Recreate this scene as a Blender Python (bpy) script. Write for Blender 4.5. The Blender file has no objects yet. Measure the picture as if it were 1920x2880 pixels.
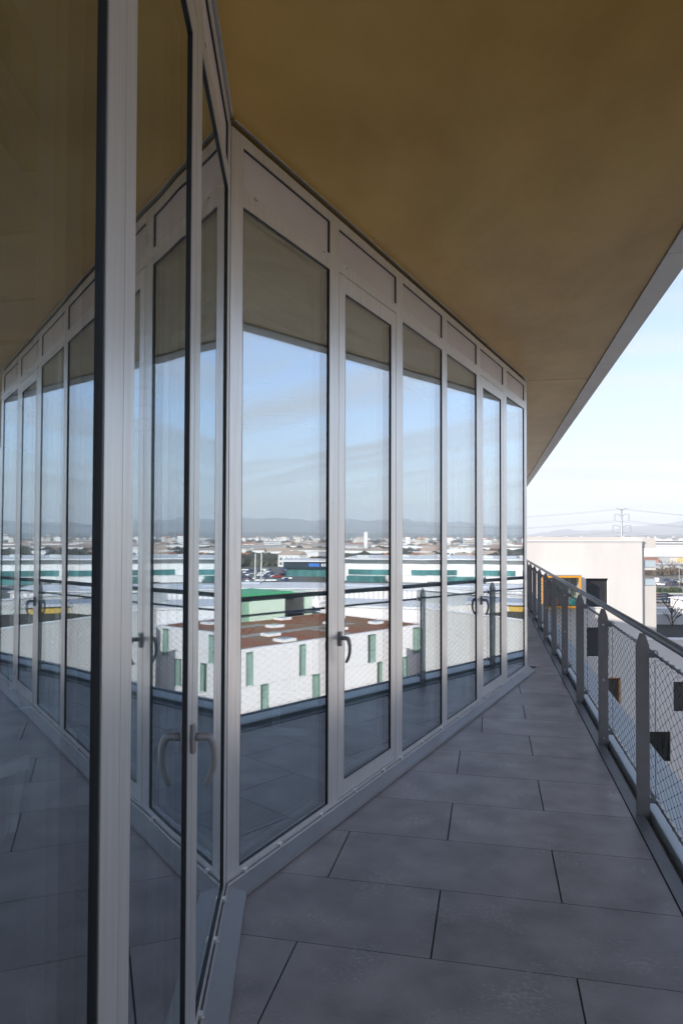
import bpy, bmesh, math, random
from mathutils import Vector, Matrix
from math import sin, cos, radians, tan, pi
random.seed(7)
S = bpy.context.scene
COL = S.collection

# ------------------------------------------------------------------ camera
EYE = Vector((0, 0, 1.6))
YAW, PITCH, ROLL = radians(12.1865), radians(1.2338), radians(0.1767)
fwd = Vector((-sin(YAW)*cos(PITCH), cos(YAW)*cos(PITCH), sin(PITCH)))
rt0 = Vector((cos(YAW), sin(YAW), 0)); up0 = rt0.cross(fwd)
rgt = rt0*cos(ROLL) + up0*sin(ROLL); upv = up0*cos(ROLL) - rt0*sin(ROLL)
cd = bpy.data.cameras.new('camera'); cam = bpy.data.objects.new('camera', cd); COL.objects.link(cam)
cam.matrix_world = Matrix(((rgt.x, upv.x, -fwd.x, 0), (rgt.y, upv.y, -fwd.y, 0), (rgt.z, upv.z, -fwd.z, 1.6), (0, 0, 0, 1)))
cd.sensor_fit = 'AUTO'; cd.sensor_width = 36; cd.lens = 1932.62/2880*36; cd.shift_y = 31.989/2880
cd.clip_start = 0.02; cd.clip_end = 40000
S.camera = cam

# ------------------------------------------------------------------ sky, sun, exposure
SUN_AZ, SUN_EL = 46.0, 25.0            # azimuth the light travels towards (clockwise from +Y), elevation
w = bpy.data.worlds.new('World'); S.world = w; w.use_nodes = True
nt = w.node_tree; nt.nodes.clear()
def N(t, typ, **kw):
    n = t.nodes.new(typ)
    for k, v in kw.items(): setattr(n, k, v)
    return n
out = N(nt, 'ShaderNodeOutputWorld'); bg = N(nt, 'ShaderNodeBackground'); bg.inputs['Strength'].default_value = 0.12
sky = N(nt, 'ShaderNodeTexSky', sky_type='NISHITA'); sky.sun_disc = False
sky.sun_elevation = radians(SUN_EL); sky.sun_rotation = radians(SUN_AZ + 180)
sky.air_density = 1.0; sky.dust_density = 0.6; sky.ozone_density = 1.5; sky.altitude = 200
tc = N(nt, 'ShaderNodeTexCoord'); sep = N(nt, 'ShaderNodeSeparateXYZ'); nt.links.new(tc.outputs['Generated'], sep.inputs[0])
ad = N(nt, 'ShaderNodeMath', operation='ADD'); nt.links.new(sep.outputs['Z'], ad.inputs[0]); ad.inputs[1].default_value = 0.12
mx = N(nt, 'ShaderNodeMath', operation='MAXIMUM'); nt.links.new(ad.outputs[0], mx.inputs[0]); mx.inputs[1].default_value = 0.05
dv = N(nt, 'ShaderNodeVectorMath', operation='DIVIDE'); nt.links.new(tc.outputs['Generated'], dv.inputs[0])
cb = N(nt, 'ShaderNodeCombineXYZ')
for i in range(3): nt.links.new(mx.outputs[0], cb.inputs[i])
nt.links.new(cb.outputs[0], dv.inputs[1])
mp = N(nt, 'ShaderNodeMapping'); mp.inputs['Rotation'].default_value = (0, 0, radians(38)); mp.inputs['Scale'].default_value = (0.28, 1.5, 1)
mp.inputs['Location'].default_value = (1.7, 0.35, 0)
nt.links.new(dv.outputs[0], mp.inputs[0])
ns = N(nt, 'ShaderNodeTexNoise'); ns.inputs['Scale'].default_value = 1.5; ns.inputs['Detail'].default_value = 7; ns.inputs['Roughness'].default_value = 0.55; ns.inputs['Distortion'].default_value = 0.5
nt.links.new(mp.outputs[0], ns.inputs['Vector'])
cr = N(nt, 'ShaderNodeValToRGB'); cr.color_ramp.elements[0].position = 0.47; cr.color_ramp.elements[1].position = 0.66
cr.color_ramp.elements[0].color = (0.12, 0.12, 0.12, 1); cr.color_ramp.elements[1].color = (0.85, 0.85, 0.85, 1)
nt.links.new(ns.outputs['Fac'], cr.inputs[0])
mix = N(nt, 'ShaderNodeMixRGB'); nt.links.new(cr.outputs[0], mix.inputs['Fac']); tint = N(nt, 'ShaderNodeMixRGB', blend_type='MULTIPLY'); tint.inputs['Fac'].default_value = 1; tint.inputs['Color2'].default_value = (0.70, 0.68, 0.73, 1)
nt.links.new(sky.outputs[0], tint.inputs['Color1']); nt.links.new(tint.outputs[0], mix.inputs['Color1'])
mix.inputs['Color2'].default_value = (2.55, 2.62, 2.8, 1)
hm = N(nt, 'ShaderNodeMath', operation='MULTIPLY'); nt.links.new(sep.outputs['Z'], hm.inputs[0]); hm.inputs[1].default_value = -6.5
he = N(nt, 'ShaderNodeMath', operation='EXPONENT'); nt.links.new(hm.outputs[0], he.inputs[0])
hs = N(nt, 'ShaderNodeMath', operation='MULTIPLY', use_clamp=True); nt.links.new(he.outputs[0], hs.inputs[0]); hs.inputs[1].default_value = 0.85
mix2 = N(nt, 'ShaderNodeMixRGB'); nt.links.new(hs.outputs[0], mix2.inputs['Fac']); nt.links.new(mix.outputs[0], mix2.inputs['Color1'])
mix2.inputs['Color2'].default_value = (2.05, 2.1, 2.22, 1)          # milky air low over the horizon
nt.links.new(mix2.outputs[0], bg.inputs['Color']); nt.links.new(bg.outputs[0], out.inputs['Surface'])
sd = bpy.data.lights.new('sun', 'SUN'); sd.energy = 2.75; sd.angle = radians(0.5); sd.color = (1.0, 0.93, 0.84)
so = bpy.data.objects.new('sun', sd); COL.objects.link(so)
dvec = Vector((sin(radians(SUN_AZ))*cos(radians(SUN_EL)), cos(radians(SUN_AZ))*cos(radians(SUN_EL)), -sin(radians(SUN_EL))))
so.rotation_euler = dvec.to_track_quat('-Z', 'Y').to_euler()
S.view_settings.view_transform = 'Standard'; S.view_settings.look = 'None'; S.view_settings.gamma = 1
S.view_settings.exposure = 1.58
S.cycles.max_bounces = 14; S.cycles.glossy_bounces = 8; S.cycles.transparent_max_bounces = 24; S.cycles.diffuse_bounces = 5
S.cycles.volume_bounces = 1; S.cycles.use_denoising = True; S.cycles.sample_clamp_indirect = 8; S.cycles.caustics_reflective = True
try: S.cycles.denoiser = 'OPENIMAGEDENOISE'
except Exception: pass

# ------------------------------------------------------------------ materials
M = {}
def mat(name, base, rough=0.6, metal=0.0, var=0.0, scale=5.0, base2=None, stretch=(1, 1, 1), bump=0.0, bscale=None, detail=4, coord='Object', island=0.0, spec=0.5, speck=0.0):
    m = bpy.data.materials.new(name); m.use_nodes = True; t = m.node_tree; t.nodes.clear()
    o = N(t, 'ShaderNodeOutputMaterial'); p = N(t, 'ShaderNodeBsdfPrincipled'); t.links.new(p.outputs[0], o.inputs[0])
    p.inputs['Roughness'].default_value = rough; p.inputs['Metallic'].default_value = metal
    p.inputs['Specular IOR Level'].default_value = spec
    b = tuple(base) + (1,)
    p.inputs['Base Color'].default_value = b
    if var or base2 or bump:
        c = N(t, 'ShaderNodeTexCoord'); mpn = N(t, 'ShaderNodeMapping'); mpn.inputs['Scale'].default_value = stretch
        t.links.new(c.outputs[coord], mpn.inputs[0])
        n = N(t, 'ShaderNodeTexNoise'); n.inputs['Scale'].default_value = scale; n.inputs['Detail'].default_value = detail
        t.links.new(mpn.outputs[0], n.inputs['Vector'])
        r = N(t, 'ShaderNodeValToRGB'); r.color_ramp.elements[0].position = 0.32; r.color_ramp.elements[1].position = 0.68
        b2 = tuple(base2) + (1,) if base2 else tuple(x*(1 + var) for x in base) + (1,)
        b1 = b if base2 else tuple(x*(1 - var) for x in base) + (1,)
        r.color_ramp.elements[0].color = b1; r.color_ramp.elements[1].color = b2
        t.links.new(n.outputs['Fac'], r.inputs[0]); last = r.outputs[0]
        if speck:
            n3 = N(t, 'ShaderNodeTexNoise'); n3.inputs['Scale'].default_value = 55; n3.inputs['Detail'].default_value = 3; t.links.new(mpn.outputs[0], n3.inputs['Vector'])
            n4 = N(t, 'ShaderNodeTexNoise'); n4.inputs['Scale'].default_value = 3.1; n4.inputs['Detail'].default_value = 4; t.links.new(mpn.outputs[0], n4.inputs['Vector'])
            mu = N(t, 'ShaderNodeMath', operation='MULTIPLY'); t.links.new(n3.outputs['Fac'], mu.inputs[0]); t.links.new(n4.outputs['Fac'], mu.inputs[1])
            r3 = N(t, 'ShaderNodeValToRGB'); r3.color_ramp.elements[0].position = .31; r3.color_ramp.elements[1].position = .42
            r3.color_ramp.elements[0].color = (0, 0, 0, 1); r3.color_ramp.elements[1].color = (speck, speck, speck, 1); t.links.new(mu.outputs[0], r3.inputs[0])
            va = N(t, 'ShaderNodeVectorMath', operation='ADD'); t.links.new(last, va.inputs[0]); t.links.new(r3.outputs[0], va.inputs[1]); last = va.outputs[0]
        if island:
            g = N(t, 'ShaderNodeNewGeometry'); h = N(t, 'ShaderNodeMapRange'); h.inputs['To Min'].default_value = 1 - island; h.inputs['To Max'].default_value = 1 + island
            t.links.new(g.outputs['Random Per Island'], h.inputs[0])
            v = N(t, 'ShaderNodeVectorMath', operation='SCALE'); t.links.new(last, v.inputs[0]); t.links.new(h.outputs[0], v.inputs['Scale']); last = v.outputs[0]
        t.links.new(last, p.inputs['Base Color'])
        if bump:
            bn = N(t, 'ShaderNodeBump'); bn.inputs['Strength'].default_value = bump; bn.inputs['Distance'].default_value = 0.02
            n2 = n
            if bscale:
                n2 = N(t, 'ShaderNodeTexNoise'); n2.inputs['Scale'].default_value = bscale; n2.inputs['Detail'].default_value = 5; t.links.new(mpn.outputs[0], n2.inputs['Vector'])
            t.links.new(n2.outputs['Fac'], bn.inputs['Height']); t.links.new(bn.outputs[0], p.inputs['Normal'])
    M[name] = m; return m

def glass(name, r0, tint, rtint=(1, 1, 1), ripple=0.0):
    m = bpy.data.materials.new(name); m.use_nodes = True; t = m.node_tree; t.nodes.clear()
    o = N(t, 'ShaderNodeOutputMaterial'); mxs = N(t, 'ShaderNodeMixShader'); tr = N(t, 'ShaderNodeBsdfTransparent'); gl = N(t, 'ShaderNodeBsdfGlossy')
    gl.inputs['Roughness'].default_value = 0.0; gl.inputs['Color'].default_value = tuple(rtint) + (1,); tr.inputs['Color'].default_value = tuple(tint) + (1,)
    lw = N(t, 'ShaderNodeLayerWeight'); lw.inputs['Blend'].default_value = 0.5
    pw = N(t, 'ShaderNodeMath', operation='POWER'); pw.inputs[1].default_value = 4.0; t.links.new(lw.outputs['Facing'], pw.inputs[0])
    ma = N(t, 'ShaderNodeMath', operation='MULTIPLY_ADD'); t.links.new(pw.outputs[0], ma.inputs[0]); ma.inputs[1].default_value = 1 - r0; ma.inputs[2].default_value = r0
    t.links.new(ma.outputs[0], mxs.inputs[0]); t.links.new(tr.outputs[0], mxs.inputs[1]); t.links.new(gl.outputs[0], mxs.inputs[2]); t.links.new(mxs.outputs[0], o.inputs[0])
    if ripple:
        c = N(t, 'ShaderNodeTexCoord'); mpn = N(t, 'ShaderNodeMapping'); mpn.inputs['Scale'].default_value = (1.3, 1.3, 0.5); t.links.new(c.outputs['Object'], mpn.inputs[0])
        n = N(t, 'ShaderNodeTexNoise'); n.inputs['Scale'].default_value = 1.0; n.inputs['Detail'].default_value = 1.0; t.links.new(mpn.outputs[0], n.inputs['Vector'])
        bn = N(t, 'ShaderNodeBump'); bn.inputs['Strength'].default_value = 1.0; bn.inputs['Distance'].default_value = ripple
        t.links.new(n.outputs['Fac'], bn.inputs['Height']); t.links.new(bn.outputs[0], gl.inputs['Normal'])
    M[name] = m; return m

mat('aluminium', (0.68, 0.67, 0.66), 0.36, 0.75, var=0.06, scale=5, stretch=(8, 8, 0.5), bump=0.02, bscale=30)
mat('spandrel', (0.58, 0.52, 0.50), 0.5, 0.25, var=0.04, scale=2)
mat('frosted_glass', (0.42, 0.50, 0.54), 0.25)
mat('black_rubber', (0.012, 0.012, 0.014), 0.5)
mat('sill_metal', (0.27, 0.27, 0.28), 0.42, 0.5, var=0.05, scale=3)
mat('handle_grey', (0.25, 0.24, 0.245), 0.38, 0.3, var=0.05, scale=30)
mat('steel_bolt', (0.6, 0.6, 0.6), 0.3, 0.9)
glass('facade_glass', 0.42, (0.92, 0.99, 0.99), (0.89, 0.95, 1.0), ripple=0.0015)
glass('green_glass', 0.12, (0.45, 0.62, 0.55), (0.85, 1.0, 0.93))
glass('clear_glass', 0.08, (0.80, 0.85, 0.86))
mat('soffit', (0.48, 0.262, 0.020), 0.38, 0.0, base2=(0.66, 0.395, 0.07), scale=1.5, stretch=(1, .55, 1), bump=0.5, bscale=3.0, detail=6, spec=0.8)
mat('fascia_board', (0.74, 0.70, 0.66), 0.4, var=0.05, scale=3)
mat('tile', (0.178, 0.158, 0.160), 0.42, base2=(0.30, 0.268, 0.268), scale=4.0, detail=10, bump=0.06, bscale=70, island=0.15, speck=0.08)
mat('dark_gap', (0.008, 0.008, 0.009), 0.9)
mat('edge_profile', (0.16, 0.16, 0.17), 0.5, 0.3, var=0.06, scale=4)
mat('coping', (0.40, 0.44, 0.47), 0.5, 0.2, var=0.07, scale=1.2)
mat('rail_grey', (0.205, 0.19, 0.188), 0.5, 0.1, var=0.08, scale=8)
mat('rail_tube', (0.30, 0.305, 0.31), 0.3, 0.35, var=0.06, scale=8)
mat('cable', (0.02, 0.02, 0.02), 0.6)
mat('room_floor', (0.02, 0.024, 0.03), 0.45, var=0.1, scale=3)
mat('room_wall', (0.30, 0.31, 0.30), 0.8, var=0.03)
mat('room_ceiling', (0.62, 0.64, 0.60), 0.8, var=0.03)
mat('duct', (0.22, 0.24, 0.22), 0.5, 0.3)
mat('white_furniture', (0.84, 0.88, 0.88), 0.45, var=0.02)
mat('table_dark', (0.05, 0.04, 0.05), 0.3, var=0.3, scale=14)
mat('red_plastic', (0.45, 0.03, 0.05), 0.4, var=0.05)
mat('dark_plastic', (0.03, 0.03, 0.04), 0.35)
mat('concrete_dark', (0.30, 0.30, 0.30), 0.8, var=0.1)
mat('render_white', (0.64, 0.615, 0.585), 0.85, var=0.045, scale=1.0, stretch=(1, 1, .3), detail=8, bump=0.05, bscale=12)
mat('render_grey', (0.56, 0.525, 0.49), 0.85, var=0.03, scale=0.5)
mat('facade_white', (0.83, 0.79, 0.79), 0.8, var=0.03, scale=0.18)
mat('blind_black', (0.018, 0.018, 0.022), 0.5, var=0.1, scale=3)
mat('window_dark', (0.05, 0.05, 0.048), 0.12, var=0.3, scale=1.5)
mat('orange_frame', (0.72, 0.32, 0.03), 0.45, var=0.04)
mat('teal_toy', (0.03, 0.32, 0.33), 0.5, var=0.2, scale=8)
mat('pink_toy', (0.75, 0.10, 0.14), 0.5, var=0.1, scale=6)
mat('lime_toy', (0.4, 0.6, 0.05), 0.5)
mat('white_trim', (0.80, 0.79, 0.78), 0.6, var=0.02)
mat('sash_green', (0.30, 0.39, 0.36), 0.15, var=0.2, scale=0.6)
mat('green_frame', (0.24, 0.38, 0.29), 0.35, var=0.08)
mat('sedum', (0.24, 0.155, 0.085), 0.95, base2=(0.27, 0.075, 0.035), scale=0.4, stretch=(0.5, 1, 1), detail=5, bump=0.6, bscale=3)
mat('soil', (0.055, 0.048, 0.036), 0.95, var=0.3, scale=3)
mat('gravel', (0.30, 0.29, 0.26), 0.95, var=0.15, scale=2)
mat('mint_panel', (0.58, 0.70, 0.58), 0.5, var=0.03)
mat('green_roof', (0.07, 0.38, 0.17), 0.5, var=0.1, scale=0.6)
mat('solar', (0.03, 0.045, 0.09), 0.15, 0.2, var=0.15, scale=2)
mat('roof_white', (0.72, 0.71, 0.71), 0.6, var=0.05, scale=0.05)
mat('roof_blue', (0.40, 0.42, 0.47), 0.5, var=0.06, scale=0.05)
mat('pane_blue', (0.22, 0.27, 0.34), 0.2)
mat('ochre_panel', (0.50, 0.33, 0.06), 0.6, var=0.08, scale=0.6)
mat('teal_glass', (0.07, 0.20, 0.20), 0.12, 0.2, var=0.45, scale=0.25, stretch=(1, 1, 0.2))
mat('dark_band', (0.02, 0.035, 0.05), 0.2)
mat('sign_blue', (0.02, 0.16, 0.62), 0.5)
mat('sign_white', (0.7, 0.75, 0.8), 0.5)
mat('ground', (0.11, 0.095, 0.07), 0.95, base2=(0.13, 0.13, 0.115), scale=0.012, detail=9)
mat('asphalt', (0.13, 0.125, 0.12), 0.9, var=0.12, scale=0.2)
mat('verge', (0.10, 0.12, 0.05), 0.95, var=0.2, scale=0.2)
mat('hill', (0.05, 0.055, 0.04), 0.95, base2=(0.10, 0.085, 0.06), scale=0.004, detail=8)
mat('pylon', (0.34, 0.36, 0.36), 0.5, 0.4, var=0.05)
mat('insulator', (0.25, 0.28, 0.27), 0.3)
mat('bark', (0.10, 0.075, 0.055), 0.9, var=0.15, scale=6)
mat('twig', (0.13, 0.09, 0.065), 0.9, var=0.2, scale=1)
mat('leaf_green', (0.055, 0.085, 0.03), 0.8, var=0.35, scale=2, island=0.35)
mat('leaf_brown', (0.13, 0.095, 0.06), 0.85, var=0.3, scale=0.5, island=0.3)
mat('woods', (0.050, 0.047, 0.030), 0.9, var=0.35, scale=0.05, island=0.4)
mat('roof_tile', (0.36, 0.16, 0.09), 0.85, var=0.15, scale=0.4)
mat('roof_tan', (0.48, 0.36, 0.28), 0.85, var=0.1, scale=0.4)
mat('house_cream', (0.66, 0.60, 0.53), 0.85, var=0.04, scale=0.3)
mat('house_white', (0.76, 0.74, 0.72), 0.85, var=0.04, scale=0.3)
mat('brick_red', (0.42, 0.20, 0.14), 0.85, var=0.06, scale=0.3)
mat('window_strip', (0.07, 0.08, 0.09), 0.25, var=0.3, scale=0.3)
mat('yellow_panel', (0.62, 0.50, 0.22), 0.6, var=0.04)
mat('cladding_grey', (0.44, 0.45, 0.45), 0.6, var=0.05, scale=0.1)
mat('blue_panel', (0.05, 0.13, 0.42), 0.5, var=0.08)
mat('tyre', (0.02, 0.02, 0.02), 0.8)
mat('car_glass', (0.02, 0.025, 0.03), 0.08)
mat('car_silver', (0.42, 0.43, 0.44), 0.3, 0.6, var=0.02)
mat('car_black', (0.02, 0.02, 0.023), 0.25, 0.1, var=0.02)
mat('car_red', (0.35, 0.02, 0.02), 0.3, 0.1, var=0.02)
mat('car_white', (0.75, 0.75, 0.74), 0.3, 0.0, var=0.02)
mat('car_blue', (0.03, 0.07, 0.2), 0.3, 0.2, var=0.02)

# ------------------------------------------------------------------ helpers
class Frame:
    """local axes: a (along), d (outward), z (up)"""
    def __init__(s, o, a, d): s.o = Vector(o); s.a = Vector(a); s.d = Vector(d)
    def __call__(s, a, d, z): return s.o + s.a*a + s.d*d + Vector((0, 0, z))
WORLD = Frame((0, 0, 0), (1, 0, 0), (0, 1, 0))

class MB:
    def __init__(s): s.bm = bmesh.new()
    def box(s, x0, x1, y0, y1, z0, z1, F=WORLD, mi=0):
        v = [s.bm.verts.new(F(x, y, z)) for z in (z0, z1) for y in (y0, y1) for x in (x0, x1)]
        for q in ((0, 2, 3, 1), (4, 5, 7, 6), (0, 1, 5, 4), (2, 6, 7, 3), (0, 4, 6, 2), (1, 3, 7, 5)):
            f = s.bm.faces.new([v[i] for i in q]); f.material_index = mi
        return s
    def quad(s, pts, mi=0):
        f = s.bm.faces.new([s.bm.verts.new(Vector(p)) for p in pts]); f.material_index = mi; return s
    def prism(s, poly, h0, h1, F=WORLD, axis='z', mi=0):
        """poly of 2-D points extruded along axis ('z': (a,d)->z ; 'a': (d,z)->a ; 'd': (a,z)->d)"""
        def P(p, h):
            return F(p[0], p[1], h) if axis == 'z' else F(h, p[0], p[1]) if axis == 'a' else F(p[0], h, p[1])
        lo = [s.bm.verts.new(P(p, h0)) for p in poly]; hi = [s.bm.verts.new(P(p, h1)) for p in poly]
        n = len(poly)
        for i in range(n):
            f = s.bm.faces.new((lo[i], lo[(i+1) % n], hi[(i+1) % n], hi[i])); f.material_index = mi
        f = s.bm.faces.new(lo); f.material_index = mi
        f = s.bm.faces.new(hi); f.material_index = mi
        return s
    def tube(s, pts, r, seg=8, cap=True, mi=0, smooth=True):
        pts = [Vector(p) for p in pts]; n = len(pts); R = r if isinstance(r, (list, tuple)) else [r]*n
        rings = []; ref = None
        for i, p in enumerate(pts):
            t = (pts[min(i+1, n-1)] - pts[max(i-1, 0)]).normalized()
            if ref is None: ref = Vector((0, 0, 1)) if abs(t.z) < 0.9 else Vector((1, 0, 0))
            u = t.cross(ref).normalized(); v = u.cross(t).normalized(); ref = v
            rings.append([s.bm.verts.new(p + (u*cos(2*pi*k/seg) + v*sin(2*pi*k/seg))*R[i]) for k in range(seg)])
        for a, b in zip(rings, rings[1:]):
            for k in range(seg):
                f = s.bm.faces.new((a[k], a[(k+1) % seg], b[(k+1) % seg], b[k])); f.smooth = smooth; f.material_index = mi
        if cap and seg > 2:
            f = s.bm.faces.new(rings[0][::-1]); f.material_index = mi
            f = s.bm.faces.new(rings[-1]); f.material_index = mi
        return s
    def blob(s, c, r, sub=1, jit=0.25, mi=0, sq=(1, 1, 1)):
        g = bmesh.ops.create_icosphere(s.bm, subdivisions=sub, radius=1.0)
        for v in g['verts']:
            k = 1 + random.uniform(-jit, jit)
            v.co = Vector((v.co.x*r*sq[0]*k, v.co.y*r*sq[1]*k, v.co.z*r*sq[2]*k)) + Vector(c)
        return s
    def octa(s, c, rx, rz, F=None):
        c = Vector(c); v = [s.bm.verts.new(c + Vector(q)) for q in ((rx, 0, 0), (0, rx, 0), (-rx, 0, 0), (0, -rx, 0), (0, 0, rz), (0, 0, -rz))]
        for a, b, d in ((0, 1, 4), (1, 2, 4), (2, 3, 4), (3, 0, 4), (1, 0, 5), (2, 1, 5), (3, 2, 5), (0, 3, 5)): s.bm.faces.new((v[a], v[b], v[d]))
        return s
    def mesh(s, name, mats, bevel=0.0):
        if bevel:
            bmesh.ops.recalc_face_normals(s.bm, faces=s.bm.faces)
            ed = [e for e in s.bm.edges if len(e.link_faces) == 2 and e.calc_face_angle(0) > 0.5]
            bmesh.ops.bevel(s.bm, geom=ed, offset=bevel, segments=1, profile=0.5, affect='EDGES', clamp_overlap=True)
        bmesh.ops.recalc_face_normals(s.bm, faces=s.bm.faces)
        me = bpy.data.meshes.new(name); s.bm.to_mesh(me); s.bm.free()
        for m in (mats if isinstance(mats, (list, tuple)) else [mats]): me.materials.append(M[m])
        return me
    def build(s, name, mats, parent=None, bevel=0.0):
        return link(name, s.mesh(name, mats, bevel), parent)

def link(name, me, parent=None):
    o = bpy.data.objects.new(name, me); COL.objects.link(o)
    if parent is not None: o.parent = parent
    return o
def tag(o, label=None, cat=None, group=None, kind=None):
    if label: o['label'] = label
    if cat: o['category'] = cat
    if group: o['group'] = group
    if kind: o['kind'] = kind
    return o
def thing(name, label, cat, loc=(0, 0, 0), rz=0.0, group=None):
    o = bpy.data.objects.new(name, None); COL.objects.link(o); o.empty_display_size = 0.1
    o.location = loc; o.rotation_euler = (0, 0, rz)
    return tag(o, label, cat, group)
def copy_tree(o, parent=None):
    c = o.copy(); COL.objects.link(c)
    if parent is not None: c.parent = parent
    for ch in [x for x in o.children]: copy_tree(ch, c)
    return c
def P(az, dist, z=0.0):
    a = radians(az); return Vector((sin(a)*dist, cos(a)*dist, z))
GZ = -16.5
VX, VY = -3.685, 1.037            # where the B glass mirrors the viewer
def PV(az, dist, z=0.0): return P(az, dist, z) + Vector((VX, VY, 0))

# ------------------------------------------------------------------ ground and hills (setting)
m = MB()
RI = [0, 40, 120, 300, 800, 2000, 4500, 8300]
m.quad([(-8300, -8300, GZ), (8300, -8300, GZ), (8300, 8300, GZ), (-8300, 8300, GZ)])
tag(m.build('ground', 'ground'), 'wide brownish plain the town stands on', 'ground', kind='structure')

def hillh(az):
    pts = [(-40, .016), (-10, .010), (3, .0072), (6.5, .0135), (9, .012), (12, .020), (14.2, .0235), (20, .025), (25, .021), (29.5, .0195), (34, .0235), (38.5, .027), (43, .0275), (47.4, .0272), (51, .0295), (56, .028), (65, .031), (80, .027), (110, .02)]
    for (a, b), (c, d) in zip(pts, pts[1:]):
        if a <= az <= c:
            t = (az-a)/(c-a); t = t*t*(3-2*t); return b + (d-b)*t
    return .015
def range_mesh(name, d0, d1, d2, k, seed, label):
    rnd = random.Random(seed); m = MB(); rows = []
    ph = [rnd.uniform(0, 6.3) for _ in range(6)]
    az = -40.0; cols = []
    while az <= 110:
        wob = 0.0012*sin(az*1.3+ph[0]) + 0.0008*sin(az*2.9+ph[1]) + 0.0005*sin(az*6.1+ph[2]) + 0.0003*sin(az*13+ph[3])
        h = max(0.003, (hillh(az)+wob)*k)*d1
        c = []
        for f in (0, .15, .32, .5, .68, .85, 1.0):
            d = d0 + (d1-d0)*f; n = 1 + 0.16*sin(az*3.1+f*9+ph[4])*(1-f)
            c.append(m.bm.verts.new(P(az, d, GZ - .5 + (h+16)*(f**1.35)*n)))
        c.append(m.bm.verts.new(P(az, d2, GZ - .5)))
        cols.append(c); az += 0.5
    for a, b in zip(cols, cols[1:]):
        for i in range(len(a)-1):
            f = m.bm.faces.new((a[i], a[i+1], b[i+1], b[i])); f.smooth = True
    return tag(m.build(name, 'hill'), label, 'hill', kind='structure')
range_mesh('hills', 5200, 7600, 8200, 1.0, 3, 'long blue range of hills along the horizon')
range_mesh('terrain', 3600, 4700, 5400, 0.30, 8, 'low wooded rise at the foot of the hills')

# ------------------------------------------------------------------ own building: zigzag glass front
K1 = Vector((-1.1605, 2.9427, 0)); aA, aB = radians(-15.9677), radians(15.7155)
LEN = 5.8915
dB = Vector((sin(aB), cos(aB), 0)); nB = Vector((cos(aB), -sin(aB), 0))
dA = Vector((sin(aA), cos(aA), 0)); nA = Vector((cos(aA), -sin(aA), 0))
K2 = K1 + dB*LEN; K0 = K1 - dA*LEN; K3 = K2 + dA*LEN; K4 = K3 + dB*LEN
FA = Frame(K1, -dA, nA); FB = Frame(K1, dB, nB); FC = Frame(K2, dA, nA); FD = Frame(K3, dB, nB)
ZS, ZSP, ZSPB, ZGT, ZGB, ZDT, ZDB = 3.534, 3.4431, 3.2519, 3.161, 0.0825, 3.0805, 0.1607
office = thing('office_building', 'building with a folded glass front under an ochre soffit, at left', 'building')
# bays: (kind, s0, s1) openings; door bays carry leaf limits
BAYS = [('fix', .0985, .944), ('door', 1.055, 1.912, 1.139, 1.829), ('fix', 2.028, 2.863), ('fix', 2.985, 3.83), ('door', 3.95, 4.80, 4.04, 4.713), ('fix', 4.945, 5.76)]
MULL = [(0.0, .0985), (.944, 1.055), (1.912, 2.028), (2.863, 2.985), (3.83, 3.95), (4.80, 4.945), (5.76, LEN)]

def handle(parent, F, s, z):
    m = MB()
    m.box(s-.014, s+.014, 0, .014, z-.043, z+.043, F)
    pl = m.mesh('handle_plate', 'handle_grey', bevel=.004)
    h = link('handle', pl, parent)
    m = MB()
    path = [(.012, .004), (.03, .006), (.045, .006), (.056, .002), (.063, -.012), (.068, -.035), (.0685, -.06), (.066, -.085), (.058, -.11), (.047, -.131), (.043, -.137)]
    m.tube([F(s, d, z+zz) for d, zz in path], [.0125, .0125, .0128, .013, .0118, .0105, .0098, .0094, .009, .0085, .006], seg=12)
    m.build('lever', 'handle_grey', h)
    return h

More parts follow.
